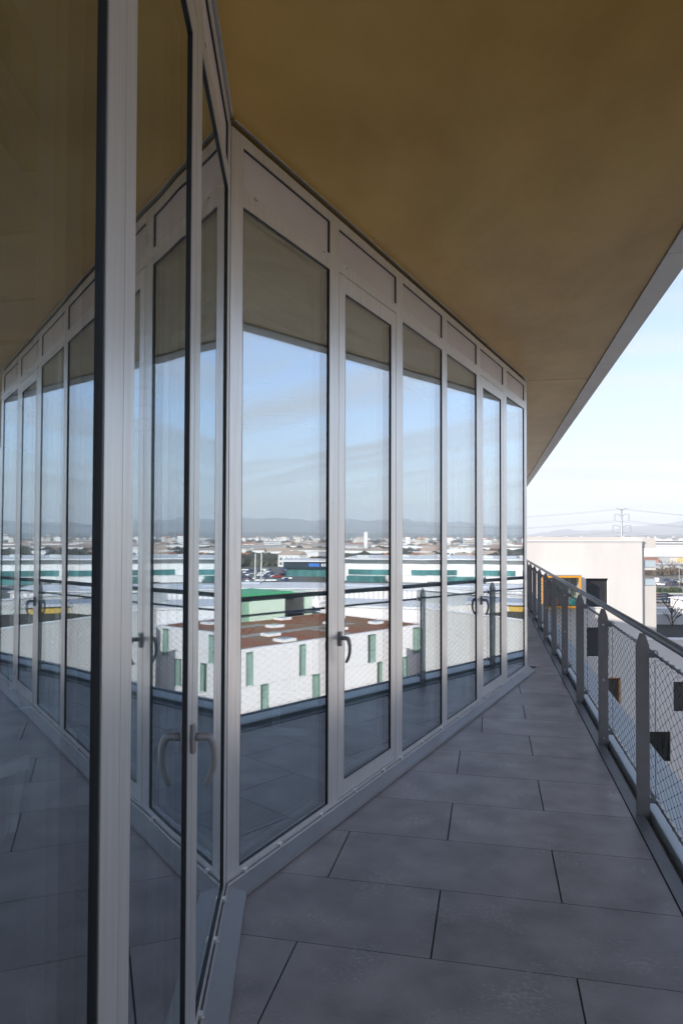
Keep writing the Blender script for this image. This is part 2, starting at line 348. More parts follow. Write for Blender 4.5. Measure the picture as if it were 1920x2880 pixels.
def facade(F, handles=True, first_mull=True):
    IN = -.11
    for i, (a, b) in enumerate(MULL):
        m = MB()
        if i in (0, 6):
            m.box(a + (.004 if i == 0 else 0), b - (.004 if i == 6 else 0), IN, 0, .030, ZS-.034, F)
        else:
            m.box(a, b, IN, 0, .030, ZS-.034, F)
            c = .5*(a+b)
        m.build('mullion', 'aluminium', office)
        # thin joint line down the post face
    for bay in BAYS:
        kind, a, b = bay[0], bay[1], bay[2]
        # head rail, spandrel, transom, bottom rail
        MB().box(a, b, IN, 0, ZSP, ZS-.034, F).build('head_rail', 'aluminium', office)
        sp = MB(); sp.box(a+.004, b-.004, IN, -.012, ZSPB+.003, ZSP-.003, F)
        sp = sp.build('spandrel_panel', 'spandrel', office)
        g = MB()
        for (u0, u1, z0, z1) in ((a+.0005, a+.006, ZSPB, ZSP-.0005), (b-.006, b-.0005, ZSPB, ZSP-.0005), (a+.006, b-.006, ZSP-.006, ZSP-.0005)):
            g.box(u0, u1, -.011, -.004, z0, z1, F)
        g.build('gasket', 'black_rubber', sp)
        tz0 = ZGT if kind == 'fix' else 3.185
        t = MB(); t.box(a, b, IN, 0, tz0, ZSPB, F)
        t = t.build('transom', 'aluminium', office)
        for q in (a+.10, b-.07): MB().box(q-.013, q+.013, -.002, .0008, ZSPB-.016, ZSPB-.0125, F).build('weep_slot', 'dark_gap', t)
        MB().box(a, b, IN, 0, .030, ZGB if kind == 'fix' else .066, F).build('bottom_rail', 'aluminium', office)
        if kind == 'fix':
            u0, u1, z0, z1 = a, b, ZGB, ZGT; par = office
        else:
            l0, l1, u0, u1 = a+.0045, b-.0045, bay[3], bay[4]; z0, z1 = ZDB, ZDT
            lm = MB()
            lm.box(l0, u0, IN, -.0005, .070, 3.181, F); lm.box(u1, l1, IN, -.0005, .070, 3.181, F)
            lm.box(u0, u1, IN, -.0005, .070, z0, F); lm.box(u0, u1, IN, -.0005, z1, 3.181, F)
            door = lm.build('glazed_door', 'aluminium', office); par = door
            if handles: handle(door, F, a+.022, 1.006)
        g = MB()
        for (x0, x1, y0, y1) in ((u0+.0005, u0+.007, z0, z1), (u1-.007, u1-.0005, z0, z1), (u0+.007, u1-.007, z1-.007, z1-.0005), (u0+.007, u1-.007, z0+.0005, z0+.006)):
            g.box(x0, x1, -.036, -.002, y0, y1, F)
        g = g.build('gasket', 'black_rubber', par)
        pm = MB(); pm.box(u0+.006, u1-.006, -.032, -.009, z0+.005, z1-.006, F)
        pm.build('window_pane', 'facade_glass', par)
    # dark shadow gap and bright drip lip under the soffit
    MB().box(0.0, LEN, -.09, -.028, ZS-.034, ZS+.004, F).build('shadow_gap', 'dark_gap', office)
    MB().box(0.012, LEN-.012, -.006, .012, ZS-.008, ZS-.0015, F).build('drip_lip', 'aluminium', office)
    # sloping sill flashing and its clips
    s0, s1 = (.03, LEN+.03)
    prof = [(-.05, .030), (-.002, .030), (.006, .046), (.010, .046), (.014, .038), (.092, .022), (.094, .004), (.091, .004), (.089, .016), (-.05, .012)]
    return prof

def sill(F, prof, e0, e1):
    """e0/e1: end slope (mitre) factors so the strips meet at the corners"""
    m = MB(); lo = []; hi = []
    for d, z in prof:
        lo.append(m.bm.verts.new(F(e0*d, d, z))); hi.append(m.bm.verts.new(F(LEN + e1*d, d, z)))
    n = len(prof)
    for i in range(n): m.bm.faces.new((lo[i], lo[(i+1) % n], hi[(i+1) % n], hi[i]))
    m.bm.faces.new(lo); m.bm.faces.new(hi[::-1])
    o = m.build('sill', 'sill_metal', office)
    s = .14
    while s < LEN - .05:
        c = MB(); c.box(s-.013, s+.013, .0, .011, .040, .058, F)
        c.tube([F(s, .0105, .043), F(s, .016, .043)], .0045, seg=8, mi=1)
        c.build('sill_clip', ['aluminium', 'steel_bolt'], o)
        s += .30 if int(s*10) % 2 else .42
T = tan(radians(15.84))
prof = facade(FA); sill(FA, prof, T+.001, -T)
prof = facade(FB); sill(FB, prof, T+.001, T)
prof = facade(FC, False); sill(FC, prof, -T-.001, -T)
facade(FD, False); sill(FD, prof, T+.001, T)

# joint lines of the post faces: narrow dark reveals beside the door leaves
# soffit, fascia strip, roof slab
XE = 1.1677; XF = 1.3384
m = MB()
for (y0, y1) in ((-9, 8.66), (8.675, 30)): m.box(-14, XE-.006, y0, y1, ZS, ZS+.06)
so_ = m.build('soffit', 'soffit', office)
MB().box(-14, XF-.02, -9.0, 30.0, ZS+.065, ZS+.75).build('roof_slab', 'concrete_dark', office)
yj = 1.94
m = MB(); y = yj - 12
while y < 30:
    m.box(XE, XF, y+.004, min(y+3-.004, 30), ZS-.012, ZS+.8); y += 3
m.build('fascia_strip', 'fascia_board', office)
# room behind the glass
MB().box(-9, 1.2, -9, 30, -.40, -.045).build('floor_slab', 'concrete_dark', office)
poly = [K0 - nA*.12 + Vector((-.0, -6, 0)), K0 - nA*.13, K1 - nA*.13 - nB*.02, K2 - nB*.14, K3 - nA*.13, K4 - nB*.13, Vector((-8.5, K4.y, 0)), Vector((-8.5, K0.y - 6, 0))]
m = MB(); m.prism([(p.x, p.y) for p in poly], -.044, -.004); m.build('room_floor', 'room_floor', office)
m = MB(); m.prism([(p.x, p.y) for p in poly], ZGT+.06, ZGT+.10); m.build('room_ceiling', 'room_ceiling', office)
m = MB(); m.box(-8.6, -8.45, K0.y-6.2, K4.y+.1, -.04, ZS); m.box(-8.45, .6, K4.y, K4.y+.15, -.04, ZS); m.box(-8.45, .6, K0.y-6.15, K0.y-6.0, -.04, ZS)
m.build('room_wall', 'room_wall', office)
m = MB()
for q in (-.55, -.75): m.box(.2, 5.6, q-.05, q+.05, ZGT-.02, ZGT+.055, FB)
for q in (-.6, -.8): m.box(.2, 5.6, q-.05, q+.05, ZGT-.02, ZGT+.055, FA)
for k in range(9):
    m.box(-6, -2.2, 2.2+k*.9, 2.24+k*.9, ZGT+.03, ZGT+.058)
m.build('ceiling_track', 'duct', office)
# storeys below
MB().box(-13, 1.05, -9, 30, GZ, -.41).build('lower_storeys', 'render_white', office)

# ------------------------------------------------------------------ terrace floor
def clip(bm, co, no):
    bmesh.ops.bisect_plane(bm, geom=bm.verts[:]+bm.edges[:]+bm.faces[:], plane_co=co, plane_no=no, clear_inner=True)
def tiles():
    bm = bmesh.new(); r0, tp, L = 2.6633, .5255, 1.056
    for i in range(-13, 52):
        y0 = r0 + tp*i; y1 = y0 + tp
        off = .306 if i % 2 else -.223
        if i == 6: off = -.07
        for k in range(-6, 3):
            x0 = off + L*k; x1 = x0 + L
            x0c, x1c = max(x0, -4.2), min(x1, .798)
            if x1c - x0c < .02: continue
            g = .0032
            b = bmesh.new()
            v = [b.verts.new((x, y, z)) for z in (-.02, 0) for y in (y0+g*.6, y1-g*.6) for x in (x0c+g, x1c-g)]
            for q in ((4, 5, 7, 6), (0, 1, 5, 4), (2, 6, 7, 3), (0, 4, 6, 2), (1, 3, 7, 5)): b.faces.new([v[j] for j in q])
            if y1 < K2.y:
                clip(b, K1 + nA*.03, nA); clip(b, K1 + nB*.03, nB)
            elif y0 < K2.y:
                clip(b, K1 + nB*.03, nB)
            elif y0 < K4.y:
                clip(b, K2 + nA*.03, nA); clip(b, K3 + nB*.03, nB)
            if b.faces:
                me = bpy.data.meshes.new('t'); b.to_mesh(me); bm.from_mesh(me); bpy.data.meshes.remove(me)
            b.free()
    bmesh.ops.recalc_face_normals(bm, faces=bm.faces)
    me = bpy.data.meshes.new('floor'); bm.to_mesh(me); bm.free(); me.materials.append(M['tile'])
    return link('floor', me)
tag(tiles(), 'dark grey large format tiles paving the walkway', 'floor', kind='structure')
m = MB(); m.box(-1.4, .868, -9, 30, -.044, -.0205); m.build('tile_bed', 'dark_gap', office)
m = MB(); m.box(.8005, .868, -9, 30, -.019, .004); m.box(.8005, .804, -9, 30, .004, .006); m.build('edge_profile', 'edge_profile', office)
m = MB(); m.box(.8685, .905, -9, 30, -.30, -.12); m.build('gutter', 'dark_gap', office)
m = MB(); y = 5.40 - 15
while y < 30:
    m.prism([(.905, -.10), (.905, .026), (.909, .030), (1.205, .022), (1.209, .018), (1.209, -.5), (1.19, -.5), (1.19, -.02), (.925, -.02), (.925, -.10)], y+.003, y+2.997, Frame((0, 0, 0), (0, 1, 0), (1, 0, 0)), axis='a'); y += 3.0
m.build('edge_coping', 'coping', office)

# ------------------------------------------------------------------ railing
XR, PY0, PP = .862, 4.2856, 1.4215
rail = thing('railing', 'dark grey metal railing with wire mesh along the walkway edge', 'railing', (XR, 0, 0))
def post_mesh(bolted):
    m = MB(); w2 = .0363
    pr = [(-w2, -.02), (w2, -.02), (w2, .985), (.014, 1.053), (-.014, 1.053), (-w2, .985)]
    m.prism(pr, -.006, .006, axis='d')
    if bolted: m.prism([(a*.98, b if b < .9 else b-.004) for a, b in pr], .0065, .018, axis='d')
    # lugs carrying the mesh bars
    for z in (.934, .097):
        m.box(w2, .068, -.005, .005, z-.020, z+.014)
        m.tube([(.052, 0, z+.016), (.064, 0, z+.022), (.078, 0, z+.018), (.084, 0, z+.004)], .004, seg=6)
    m.box(-w2-.004, w2+.01, -.012, .012, -.02, .010)
    return m.mesh('post', 'rail_grey', bevel=.0012)
pm_a, pm_b = post_mesh(False), post_mesh(True)
bolt = MB().tube([(0, -.013, 0), (0, -.006, 0)], .0085, seg=10).mesh('bolt', 'steel_bolt')
posts = list(range(-6, 15))
for k in posts:
    o = link('post', pm_b if k % 2 else pm_a, rail); o.location = (0, PY0 + PP*k, 0)
    if k % 2:
        for z in (.93, .50, .05): link('bolt', bolt, o).location = (0, 0, z)
yA, yB = PY0 + PP*posts[0] - .3, PY0 + PP*posts[-1] + .3
m = MB(); m.tube([(0, yA, 1.083), (0, yB, 1.083)], .0218, seg=24)
hr = m.build('handrail', 'rail_tube', rail)
m = MB(); y = 4.72
for y in (-1.25, 1.75, 4.72, 7.7, 10.7, 13.7, 16.7): m.tube([(0, y-.003, 1.083), (0, y+.003, 1.083)], .0225, seg=24, cap=False)
m.build('joint_ring', 'rail_grey', hr)
MX = .068
def bay_bar():
    m = MB()
    m.tube([(0, .03, 0), (0, PP-.03, 0)], .0102, seg=12)
    n = 12
    for i in range(n):
        y = .06 + i*(PP-.12)/(n-1)
        m.tube([(.0115*cos(a), y + .004*sin(a*.5), .0115*sin(a)) for a in [j*2*pi/10 for j in range(11)]], .0016, seg=5, cap=False)
    return m.mesh('mesh_bar', 'rail_tube')
def wire_mesh():
    m = MB(); nc = 24; y0, y1 = .0, PP; zt, zb = .934-.010, .097+.010
    cw = (y1-y0)/nc; top = zt-.022; nr = 26; rh = (top-(zb+.014))/nr
    R = .00125
    for c in range(0, nc+1):
        # zigzag wire hugging column c: even rows at c, odd at neighbours
        if c % 2 == 0:
            for sgn in (-1, 1):
                pts = []
                for r in range(0, nr+1):
                    off = (r % 2)*sgn
                    cc = c + off
                    if cc < 0 or cc > nc: cc = c
                    pts.append((.0006*sgn, y0 + cw*cc, top - rh*r))
                m.tube(pts, R, seg=3, cap=False)
    for r in range(1, nr):
        for c in range(0, nc+1):
            if (c + r) % 2 == 0:
                m.octa((0, y0+cw*c, top-rh*r), .0032, .0046)
    for c in range(0, nc, 2):          # loops up to the bars
        ya, yb = y0+cw*c, y0+cw*(c+2)
        m.tube([(0, ya, zt+.004), (0, ya+cw*.35, zt-.010), (0, ya+cw, top-.001), (0, yb-cw*.35, zt-.010), (0, yb, zt+.004)], R, seg=3, cap=False)
        m.tube([(0, ya, zb-.004), (0, ya, zb+.014)], R, seg=3, cap=False)
    return m.mesh('wire_mesh', 'cable')
bb, wm = bay_bar(), wire_mesh()
for k in posts[:-1]:
    y = PY0 + PP*k
    for z in (.934, .097):
        o = link('mesh_bar', bb, rail); o.location = (MX, y, z)
    o = link('wire_mesh', wm, rail); o.location = (MX, y, 0)

# ------------------------------------------------------------------ furniture seen dimly behind the glass
def table(name, label, loc, rz, L, W, H, splay=.25):
    t = thing(name, label, 'table', loc, rz)
    r = .10; poly = []
    for cx, cy, a0 in ((L/2-r, W/2-r, 0), (-L/2+r, W/2-r, 90), (-L/2+r, -W/2+r, 180), (L/2-r, -W/2+r, 270)):
        for k in range(6):
            a = radians(a0 + k*18); poly.append((cx + r*cos(a), cy + r*sin(a)))
    MB().prism(poly, H-.055, H-.004).build('tabletop', 'white_furniture', t)
    MB().prism([(x*.93, y*.9) for x, y in poly], H-.0035, H+.002).build('desk_pad', 'table_dark', t)
    for sx in (-1, 1):
        for sy in (-1, 1):
            m = MB(); x0, y0 = sx*(L/2-.16), sy*(W/2-.14); x1, y1 = x0 + sx*.02, y0 + sy*splay*.45
            q = .028
            lo = [m.bm.verts.new((x1+i*q*.7, y1+j*q*.7, 0)) for i, j in ((-1, -1), (1, -1), (1, 1), (-1, 1))]
            hi = [m.bm.verts.new((x0+i*q*1.5, y0+j*q*1.5, H-.056)) for i, j in ((-1, -1), (1, -1), (1, 1), (-1, 1))]
            for i in range(4): m.bm.faces.new((lo[i], lo[(i+1) % 4], hi[(i+1) % 4], hi[i]))
            m.bm.faces.new(lo[::-1]); m.bm.faces.new(hi); m.build('leg', 'white_furniture', t)
    return t
table('desk', 'pale desk with rounded corners behind the leftmost pane', (-2.36, 2.62, -.004), radians(74), 1.5, .8, .66)
t = thing('meeting_table', 'pale table on T-shaped feet behind the pane nearest the fold', 'table', (-1.71, 5.41, -.004), radians(8))
MB().box(-.34, .34, -.035, .035, 0, .045).build('foot', 'white_furniture', t, bevel=.006)
MB().box(-.028, .028, -.028, .028, .045, .68).build('column', 'white_furniture', t)
MB().box(-.4, .4, .02, 1.5, .682, .71).build('tabletop', 'white_furniture', t, bevel=.008)
MB().box(-.34, .34, 1.3, 1.37, 0, .045).build('foot', 'white_furniture', t, bevel=.006)
MB().box(-.028, .028, 1.307, 1.363, .045, .68).build('column', 'white_furniture', t)
t = thing('cabinet', 'low pale cabinet behind the glass of the second bay from the fold', 'cabinet', (-.92, 5.75, -.004), radians(12))
MB().box(-.34, .0, -.02, .4, .03, .56).build('carcass', 'white_furniture', t, bevel=.006)
MB().box(-.35, .01, -.03, .41, .562, .585).build('cabinet_top', 'white_furniture', t, bevel=.004)
MB().box(-.32, -.02, 0, .38, 0, .028).build('plinth', 'dark_plastic', t)
t = thing('red_locker', 'red box-shaped locker behind the leftmost pane', 'locker', (-4.3, 5.2, -.004), 0)
MB().box(-.25, .25, -.2, .2, .03, .55).build('carcass', 'red_plastic', t, bevel=.01)
MB().box(-.22, .22, -.212, -.202, .06, .52).build('locker_door', 'red_plastic', t, bevel=.004)
MB().box(-.2, .2, -.17, .17, 0, .03).build('plinth', 'dark_plastic', t)
t = thing('floor_speaker', 'slim dark upright box beside the red locker behind glass', 'speaker', (-3.9, 5.14, -.004), 0)
MB().box(-.07, .07, -.07, .07, .02, .52).build('case', 'dark_plastic', t, bevel=.01)
MB().box(-.03, .03, -.0745, -.0705, .33, .45).build('display', 'white_furniture', t)
MB().box(-.06, .06, -.06, .06, 0, .02).build('base', 'dark_plastic', t)

# ------------------------------------------------------------------ walls with real openings
def holed_wall(m, F, a0, a1, z0, z1, holes, d0, d1, mi=0):
    """slab between d0 (outer) and d1 (inner) with rectangular holes (a0,a1,z0,z1)"""
    xs = sorted({a0, a1, *[min(max(h[0], a0), a1) for h in holes], *[min(max(h[1], a0), a1) for h in holes]})
    zs = sorted({z0, z1, *[min(max(h[2], z0), z1) for h in holes], *[min(max(h[3], z0), z1) for h in holes]})
    def solid(i, j):
        if i < 0 or j < 0 or i >= len(xs)-1 or j >= len(zs)-1: return False
        cx, cz = .5*(xs[i]+xs[i+1]), .5*(zs[j]+zs[j+1])
        return not any(h[0] < cx < h[1] and h[2] < cz < h[3] for h in holes)
    V = {}
    def v(i, j, k):
        if (i, j, k) not in V: V[(i, j, k)] = m.bm.verts.new(F(xs[i], (d0, d1)[k], zs[j]))
        return V[(i, j, k)]
    for i in range(len(xs)-1):
        for j in range(len(zs)-1):
            if not solid(i, j): continue
            q = [v(i, j, 0), v(i+1, j, 0), v(i+1, j+1, 0), v(i, j+1, 0)]; p = [v(i, j, 1), v(i+1, j, 1), v(i+1, j+1, 1), v(i, j+1, 1)]
            m.bm.faces.new(q); m.bm.faces.new(p[::-1])
            for (di, dj, e) in ((-1, 0, (3, 0)), (1, 0, (1, 2)), (0, -1, (0, 1)), (0, 1, (2, 3))):
                if not solid(i+di, j+dj): m.bm.faces.new((q[e[0]], q[e[1]], p[e[1]], p[e[0]]))
    return m

# facing apartment block: local x = across, local y = away, placed square to the line of sight
cy, sy = cos(YAW), sin(YAW)
DF = 38.4
apt = thing('apartment_block', 'cream rendered block with an orange framed box window beyond the railing', 'building', (-sy*DF, cy*DF, 0), YAW)
U = WORLD
holes = [(13.63, 14.87, -2.19, -.60), (13.66, 14.9, -4.93, -3.33), (8.2, 9.6, -4.93, -3.33), (14.2, 15.54, -7.6, -6.11), (11.0, 12.3, -7.6, -6.11), (16.95, 18.29, -10.74, -9.09), (12.6, 13.9, -10.74, -9.09), (9.0, 10.2, -10.74, -9.09), (11.2, 13.2, -2.25, -.5)]
m = MB(); holed_wall(m, U, 4, 16.77, -4.0, 1.47, holes, 0, .35); apt_wall = m.build('wall', 'render_white', apt)
m = MB(); m.box(4, 16.77, .36, 12, -4, 1.20); m.box(4, 4.3, .352, 12, 1.2, 1.47); m.box(16.47, 16.77, .352, 12, 1.2, 1.47); m.box(4, 16.77, 12.0, 12.3, -4, 1.47); m.build('roof', 'gravel', apt)
m = MB(); m.box(3.96, 16.80, -.03, .37, 1.472, 1.53); m.build('roof_coping', 'white_trim', apt)
m = MB(); m.box(3.98, 16.79, -.012, .0, 1.39, 1.41); m.build('parapet_joint', 'cladding_grey', apt)
# upper roof storey set back
m = MB(); m.box(9.5, 18.0, 2.7, 10, 1.2, 1.72); m.build('roof_plant_block', 'render_grey', apt)
def blind(a0, a1, z0, z1, matn='blind_black', d=.18):
    m = MB(); n = int((z1-z0)/.06)
    for k in range(n):
        q0 = z0 + (z1-z0)*k/n; q1 = z0 + (z1-z0)*(k+1)/n
        m.prism([(d, q0), (d+.012, q0), (d+.024, q1-.004), (d+.012, q1-.004)], a0, a1, U, axis='a')
    w_ = m.build('window', matn, apt)
    MB().box(a0-.02, a1+.02, -.035, d, z0-.05, z0).build('window_sill', 'white_trim', w_)
    MB().box(a0, a1, d+.03, d+.05, z0, z1).build('window_pane', 'window_dark', w_)
for h in holes[:8]: 
    blind(*h) if h[2] > -5.5 else None
for (a0, a1, z0, z1) in holes[3:8]:
    f = MB()
    for q in ((a0, a0+.07, z0, z1), (a1-.07, a1, z0, z1), (a0+.07, a1-.07, z1-.07, z1), (a0+.07, a1-.07, z0, z0+.07)): f.box(q[0]+.001, q[1]-.001, .10, .20, q[2]+.001, q[3]-.001)
    w_ = f.build('window', 'orange_frame' if a1 < 16 and z0 > -8 else 'blind_black', apt)
    MB().box(a0+.072, a1-.072, .14, .16, z0+.072, z1-.072).build('window_pane', 'window_dark', w_)
# projecting orange box window with toys
bx = MB()
b0, b1, z0, z1, pr = 11.02, 13.15, -2.22, -.41, -.62
for q in ((b0, b0+.12, z0, z1), (b1-.12, b1, z0, z1), (b0+.12, b1-.12, z1-.12, z1), (b0+.12, b1-.12, z0, z0+.12)): bx.box(q[0], q[1], pr, pr+.10, q[2], q[3])
bw = bx.build('box_window', 'orange_frame', apt)
m = MB(); m.box(b0+.01, b1-.01, pr+.101, 0, z1-.06, z1-.005); m.box(b0+.01, b1-.01, pr+.101, 0, z0+.005, z0+.06); m.box(b0+.01, b0+.06, pr+.101, 0, z0+.06, z1-.06); m.box(b1-.06, b1-.01, pr+.101, 0, z0+.06, z1-.06)
m.build('box_casing', 'white_trim', bw)
m = MB(); m.box(b0-.02, b1+.02, pr-.03, .0, z1+.001, z1+.03); m.build('box_flashing', 'cladding_grey', bw)
MB().box(b0+.121, b1-.121, pr+.05, pr+.06, z0+.121, z1-.121).build('window_pane', 'clear_glass', bw)
MB().box(b0+.06, b1-.06, .5, .55, z0+.06, z1-.06).build('back_panel', 'window_dark', bw)
m = MB()
for a in (12.45, 12.75): m.box(a, a+.06, .2, .25, z0+.1, z1-.1)
m.build('glazing_bar', 'cladding_grey', bw)
def toy(name, label, a, mtl, w2, h):
    o = thing(name, label, 'toy', apt.matrix_basis @ Vector((a, pr+.35, z0+.065)), YAW)
    mm = MB(); mm.blob((0, 0, h*.45), 1, 2, .12, sq=(w2, .14, h*.45)); mm.build('body', mtl, o)
    mm = MB(); mm.blob((w2*.2, 0, h*.95), 1, 1, .1, sq=(w2*.4, .1, h*.2)); mm.build('head', 'white_trim' if mtl != 'teal_toy' else 'lime_toy', o)
toy('soft_toy', 'pink soft toy at the left of the orange framed window', 11.35, 'pink_toy', .16, .75)
toy('soft_toy', 'red soft toy standing inside the orange framed window', 11.85, 'pink_toy', .13, .5)
toy('soft_toy', 'teal heap of toys at the right of the orange framed window', 12.85, 'teal_toy', .26, .55)
# side volume with open corner loggias
ev = .12
m = MB(); m.box(16.775, 16.93, ev, ev+9, -4.0, 1.2); m.box(16.93, 17.59, ev, ev+2.8, -.13, .01); m.box(16.93, 17.59, ev, ev+9, -4.0, -1.01); m.box(16.93, 17.59, ev+5, ev+9, -1.01, 1.10); m.box(16.775, 17.59, ev, ev+9, 1.10, 1.66)
m.build('side_wing', 'render_grey', apt)
for (zb, zt) in ((.012, .40), (-1.008, -.64)):
    bl = MB(); bl.box(16.94, 17.55, ev+.02, ev+.04, zb+.03, zt); bl = bl.build('balcony_glass', 'frosted_glass', apt)
    q = MB(); q.box(16.935, 17.585, ev+.01, ev+.05, zt+.001, zt+.025); q.box(17.552, 17.58, ev+.012, ev+.048, zb, zt-.002); q.box(16.98, 17.01, ev+.042, ev+.07, zb, zt)
    q.build('balcony_rail', 'cladding_grey', bl)
# lower wing running to the right
wing_holes = [(16.95, 18.29, -10.74, -9.09), (18.46, 19.75, -7.97, -6.33)] + [(22.5+5.1*k, 23.8+5.1*k, -13.4, -11.8) for k in range(3)]
lw_holes = [h for h in holes if h[2] < -4.5] ; lw_holes = [h for h in lw_holes if h[0] < 16.5] + wing_holes
m = MB(); holed_wall(m, U, 4, 38.6, GZ, -4.001, lw_holes, 0, .35); m.box(38.25, 38.6, .351, 13, GZ, -4.001); m.box(4, 38.6, 13, 13.3, GZ, -4.001); m.build('lower_wall', 'render_white', apt)
m = MB(); m.box(4.2, 38.2, .36, 12.9, -5.2, -4.75); m.build('roof_garden', 'soil', apt)
m = MB(); m.box(16.80, 38.66, -.04, .39, -4.0, -3.93); m.build('wall_coping', 'white_trim', apt)
for (a0, a1, z0, z1) in wing_holes:
    f = MB()
    for q in ((a0, a0+.06, z0, z1), (a1-.06, a1, z0, z1), (a0+.06, a1-.06, z1-.06, z1), (a0+.06, a1-.06, z0, z0+.06)): f.box(q[0]+.001, q[1]-.001, .10, .20, q[2]+.001, q[3]-.001)
    w_ = f.build('window', 'blind_black', apt)
    MB().box(a0+.062, a1-.062, .14, .16, z0+.062, z1-.062).build('window_pane', 'blind_black', w_)
# annex with a white band behind the wing
anx = thing('annex', 'low annex with a white roof band and grey wall behind the bare tree', 'building', apt.location, YAW)
m = MB(); m.box(22, 60, 17.5, 20, GZ, -4.6); m.build('wall', 'cladding_grey', anx)
m = MB(); m.box(21.8, 60.2, 17.2, 18.2, -4.05, -3.98); m.box(21.8, 60.2, 17.3, 18.1, -4.50, -4.06); m.build('roof_band', 'white_trim', anx)
m = MB(); m.box(21.8, 60.2, 17.285, 17.299, -4.28, -4.265); m.build('band_joint', 'cladding_grey', anx)
for k in range(5):
    m = MB(); m.box(25+k*6, 27.2+k*6, 17.44, 17.499, -7.2, -5.2); m.build('window', 'window_dark', anx)

# ------------------------------------------------------------------ school across the way, mirrored in the glass
sch = thing('school_building', 'long white building with slim green windows and red-brown planted roof, mirrored in glass', 'building', (37.33, 0, 0))
rnd = random.Random(21)
row1 = [(33.83, 34.62), (39.18, 40.05), (43.0, 43.8), (47.45, 48.6), (54.2, 55.3)] + [(28.0, 28.8), (22.4, 23.3), (16.2, 17.1), (10, 10.9)]
row2 = [(35.32, 36.15), (40.76, 41.6), (48.75, 49.6), (52.4, 53.3)] + [(30.2, 31.0), (25.0, 25.9), (19.2, 20.1), (12.5, 13.3)]
row3 = [(33.0, 33.8), (38.2, 39.1), (44.2, 45.0), (50.1, 51.0)] + [(27.1, 28.0), (21.0, 21.9), (15.0, 15.9)]
SH = []
for (rr, zb, zt) in ((row1, -9.68, -7.06), (row2, -12.3, -9.70), (row3, -15.0, -12.4)):
    for (a, b) in rr: SH.append((a, b, zb+.02, zt))
FS = Frame((0, 0, 0), (0, 1, 0), (1, 0, 0))
m = MB(); holed_wall(m, FS, 5, 56.5, GZ, -6.86, SH, 0, .35); m.box(5, 5.3, .351, 30, GZ, -6.86, FS); m.box(56.2, 56.5, .351, 30, GZ, -6.86, FS); m.build('wall', 'facade_white', sch)
m = MB()
for z in (-9.69, -12.33): m.box(5, 56.5, -.006, -.001, z-.012, z+.012, FS)
m.build('floor_joint', 'cladding_grey', sch)
for i, (a, b, zb, zt) in enumerate(SH):
    f = MB(); f.box(a+.001, a+.12, .02, .34, zb+.001, zt-.001, FS); f.box(b-.05, b-.001, .02, .34, zb+.001, zt-.001, FS); f.box(a+.121, b-.051, .02, .34, zt-.06, zt-.001, FS)
    f = f.build('window', 'green_frame', sch)
    mid = a + (b-a)*rnd.choice((.45, .5, .7))
    MB().box(a+.122, mid, .22, .24, zb+.002, zt-.062, FS).build('window_pane', 'sash_green' if rnd.random() < .55 else 'window_dark', f)
    MB().box(mid+.002, b-.052, .20, .24, zb+.002, zt-.062, FS).build('sash', 'sash_green', f)
m = MB(); m.box(5.3, 56.2, .36, 45, -7.6, -6.93, FS); m.build('planted_roof', 'sedum', sch)
m = MB()
for (a0, a1, d0, d1) in ((6, 56, .4, .9), (33, 52, 5.5, 6.6), (20, 45, 10.5, 11.8), (40, 56, 14, 15.2), (30, 34, .9, 5.5), (45.5, 46.5, 1, 5.5)): m.box(a0, a1, d0, d1, -6.931, -6.915, FS)
m.build('gravel_path', 'gravel', sch)
for (a, d, s) in ((40.5, 4.9, 1), (39.2, 1.7, 1.1), (36.5, 7.4, 1), (33.9, 2.4, 1), (47.5, 3.5, 1), (50, 7, 1), (44.5, 9, 1), (53.5, 4.2, 1), (30, 4, 1), (54, 10, 1), (26, 8, 1), (49, 13, 1)):
    k = MB(); k.box(a-.65*s, a+.65*s, d-.5*s, d+.5*s, -6.93, -6.70, FS); k = k.build('skylight', 'white_trim', sch)
    MB().box(a-.52*s, a+.52*s, d-.37*s, d+.37*s, -6.699, -6.66, FS).build('skylight_pane', 'pane_blue', k)
pv = MB()
for k in range(3): 
    for j in range(4): pv.prism([(14+j*1.5, -6.6), (15.2+j*1.5, -6.2), (15.2+j*1.5, -6.16), (14+j*1.5, -6.56)], 58+0*k-10+k*2.6, 60.4-10+k*2.6, FS, axis='a')
pv.build('solar_panel', 'solar', sch)
pav = MB(); pav.box(45.6, 49.9, 13.8, 17, -6.93, -4.35, FS); pav = pav.build('roof_pavilion', 'mint_panel', sch)
MB().box(44.2, 50.6, 13.4, 20, -4.34, -4.1, FS).build('pavilion_roof', 'green_roof', pav)
MB().box(44.4, 45.58, 14.2, 17, -6.93, -4.36, FS).build('pavilion_door', 'green_frame', pav)
MB().box(49.92, 53.5, 14.6, 19, -6.93, -4.5, FS).build('pavilion_window', 'window_dark', pav)
MB().box(53.52, 54.6, 14.3, 19, -6.93, -4.36, FS).build('pavilion_end', 'mint_panel', pav)

# ribbed attic block and broad white roof behind it
hall = thing('hall_building', 'broad building with ribbed white attic wall and pale flat roof, mirrored in glass', 'building', PV(43, 98), radians(-40))
m = MB(); m.box(-30, 52, 0, 13, GZ, -5.75); m.build('wall', 'facade_white', hall)
m = MB()
for k in range(118): m.box(-29.8+k*.69, -29.6+k*.69, -.05, -.001, -7.2, -5.8)
m.build('wall_rib', 'cladding_grey', hall)
m = MB(); m.box(-30.3, 52.3, -.25, 13.2, -5.74, -5.62); m.build('roof', 'roof_white', hall)
for (a, d) in ((-22, 5), (-5, 6), (14, 9), (30, 7)):
    m = MB(); m.box(a, a+9, d, d+2, -5.615, -5.35); m.build('roof_light', 'roof_blue', hall)

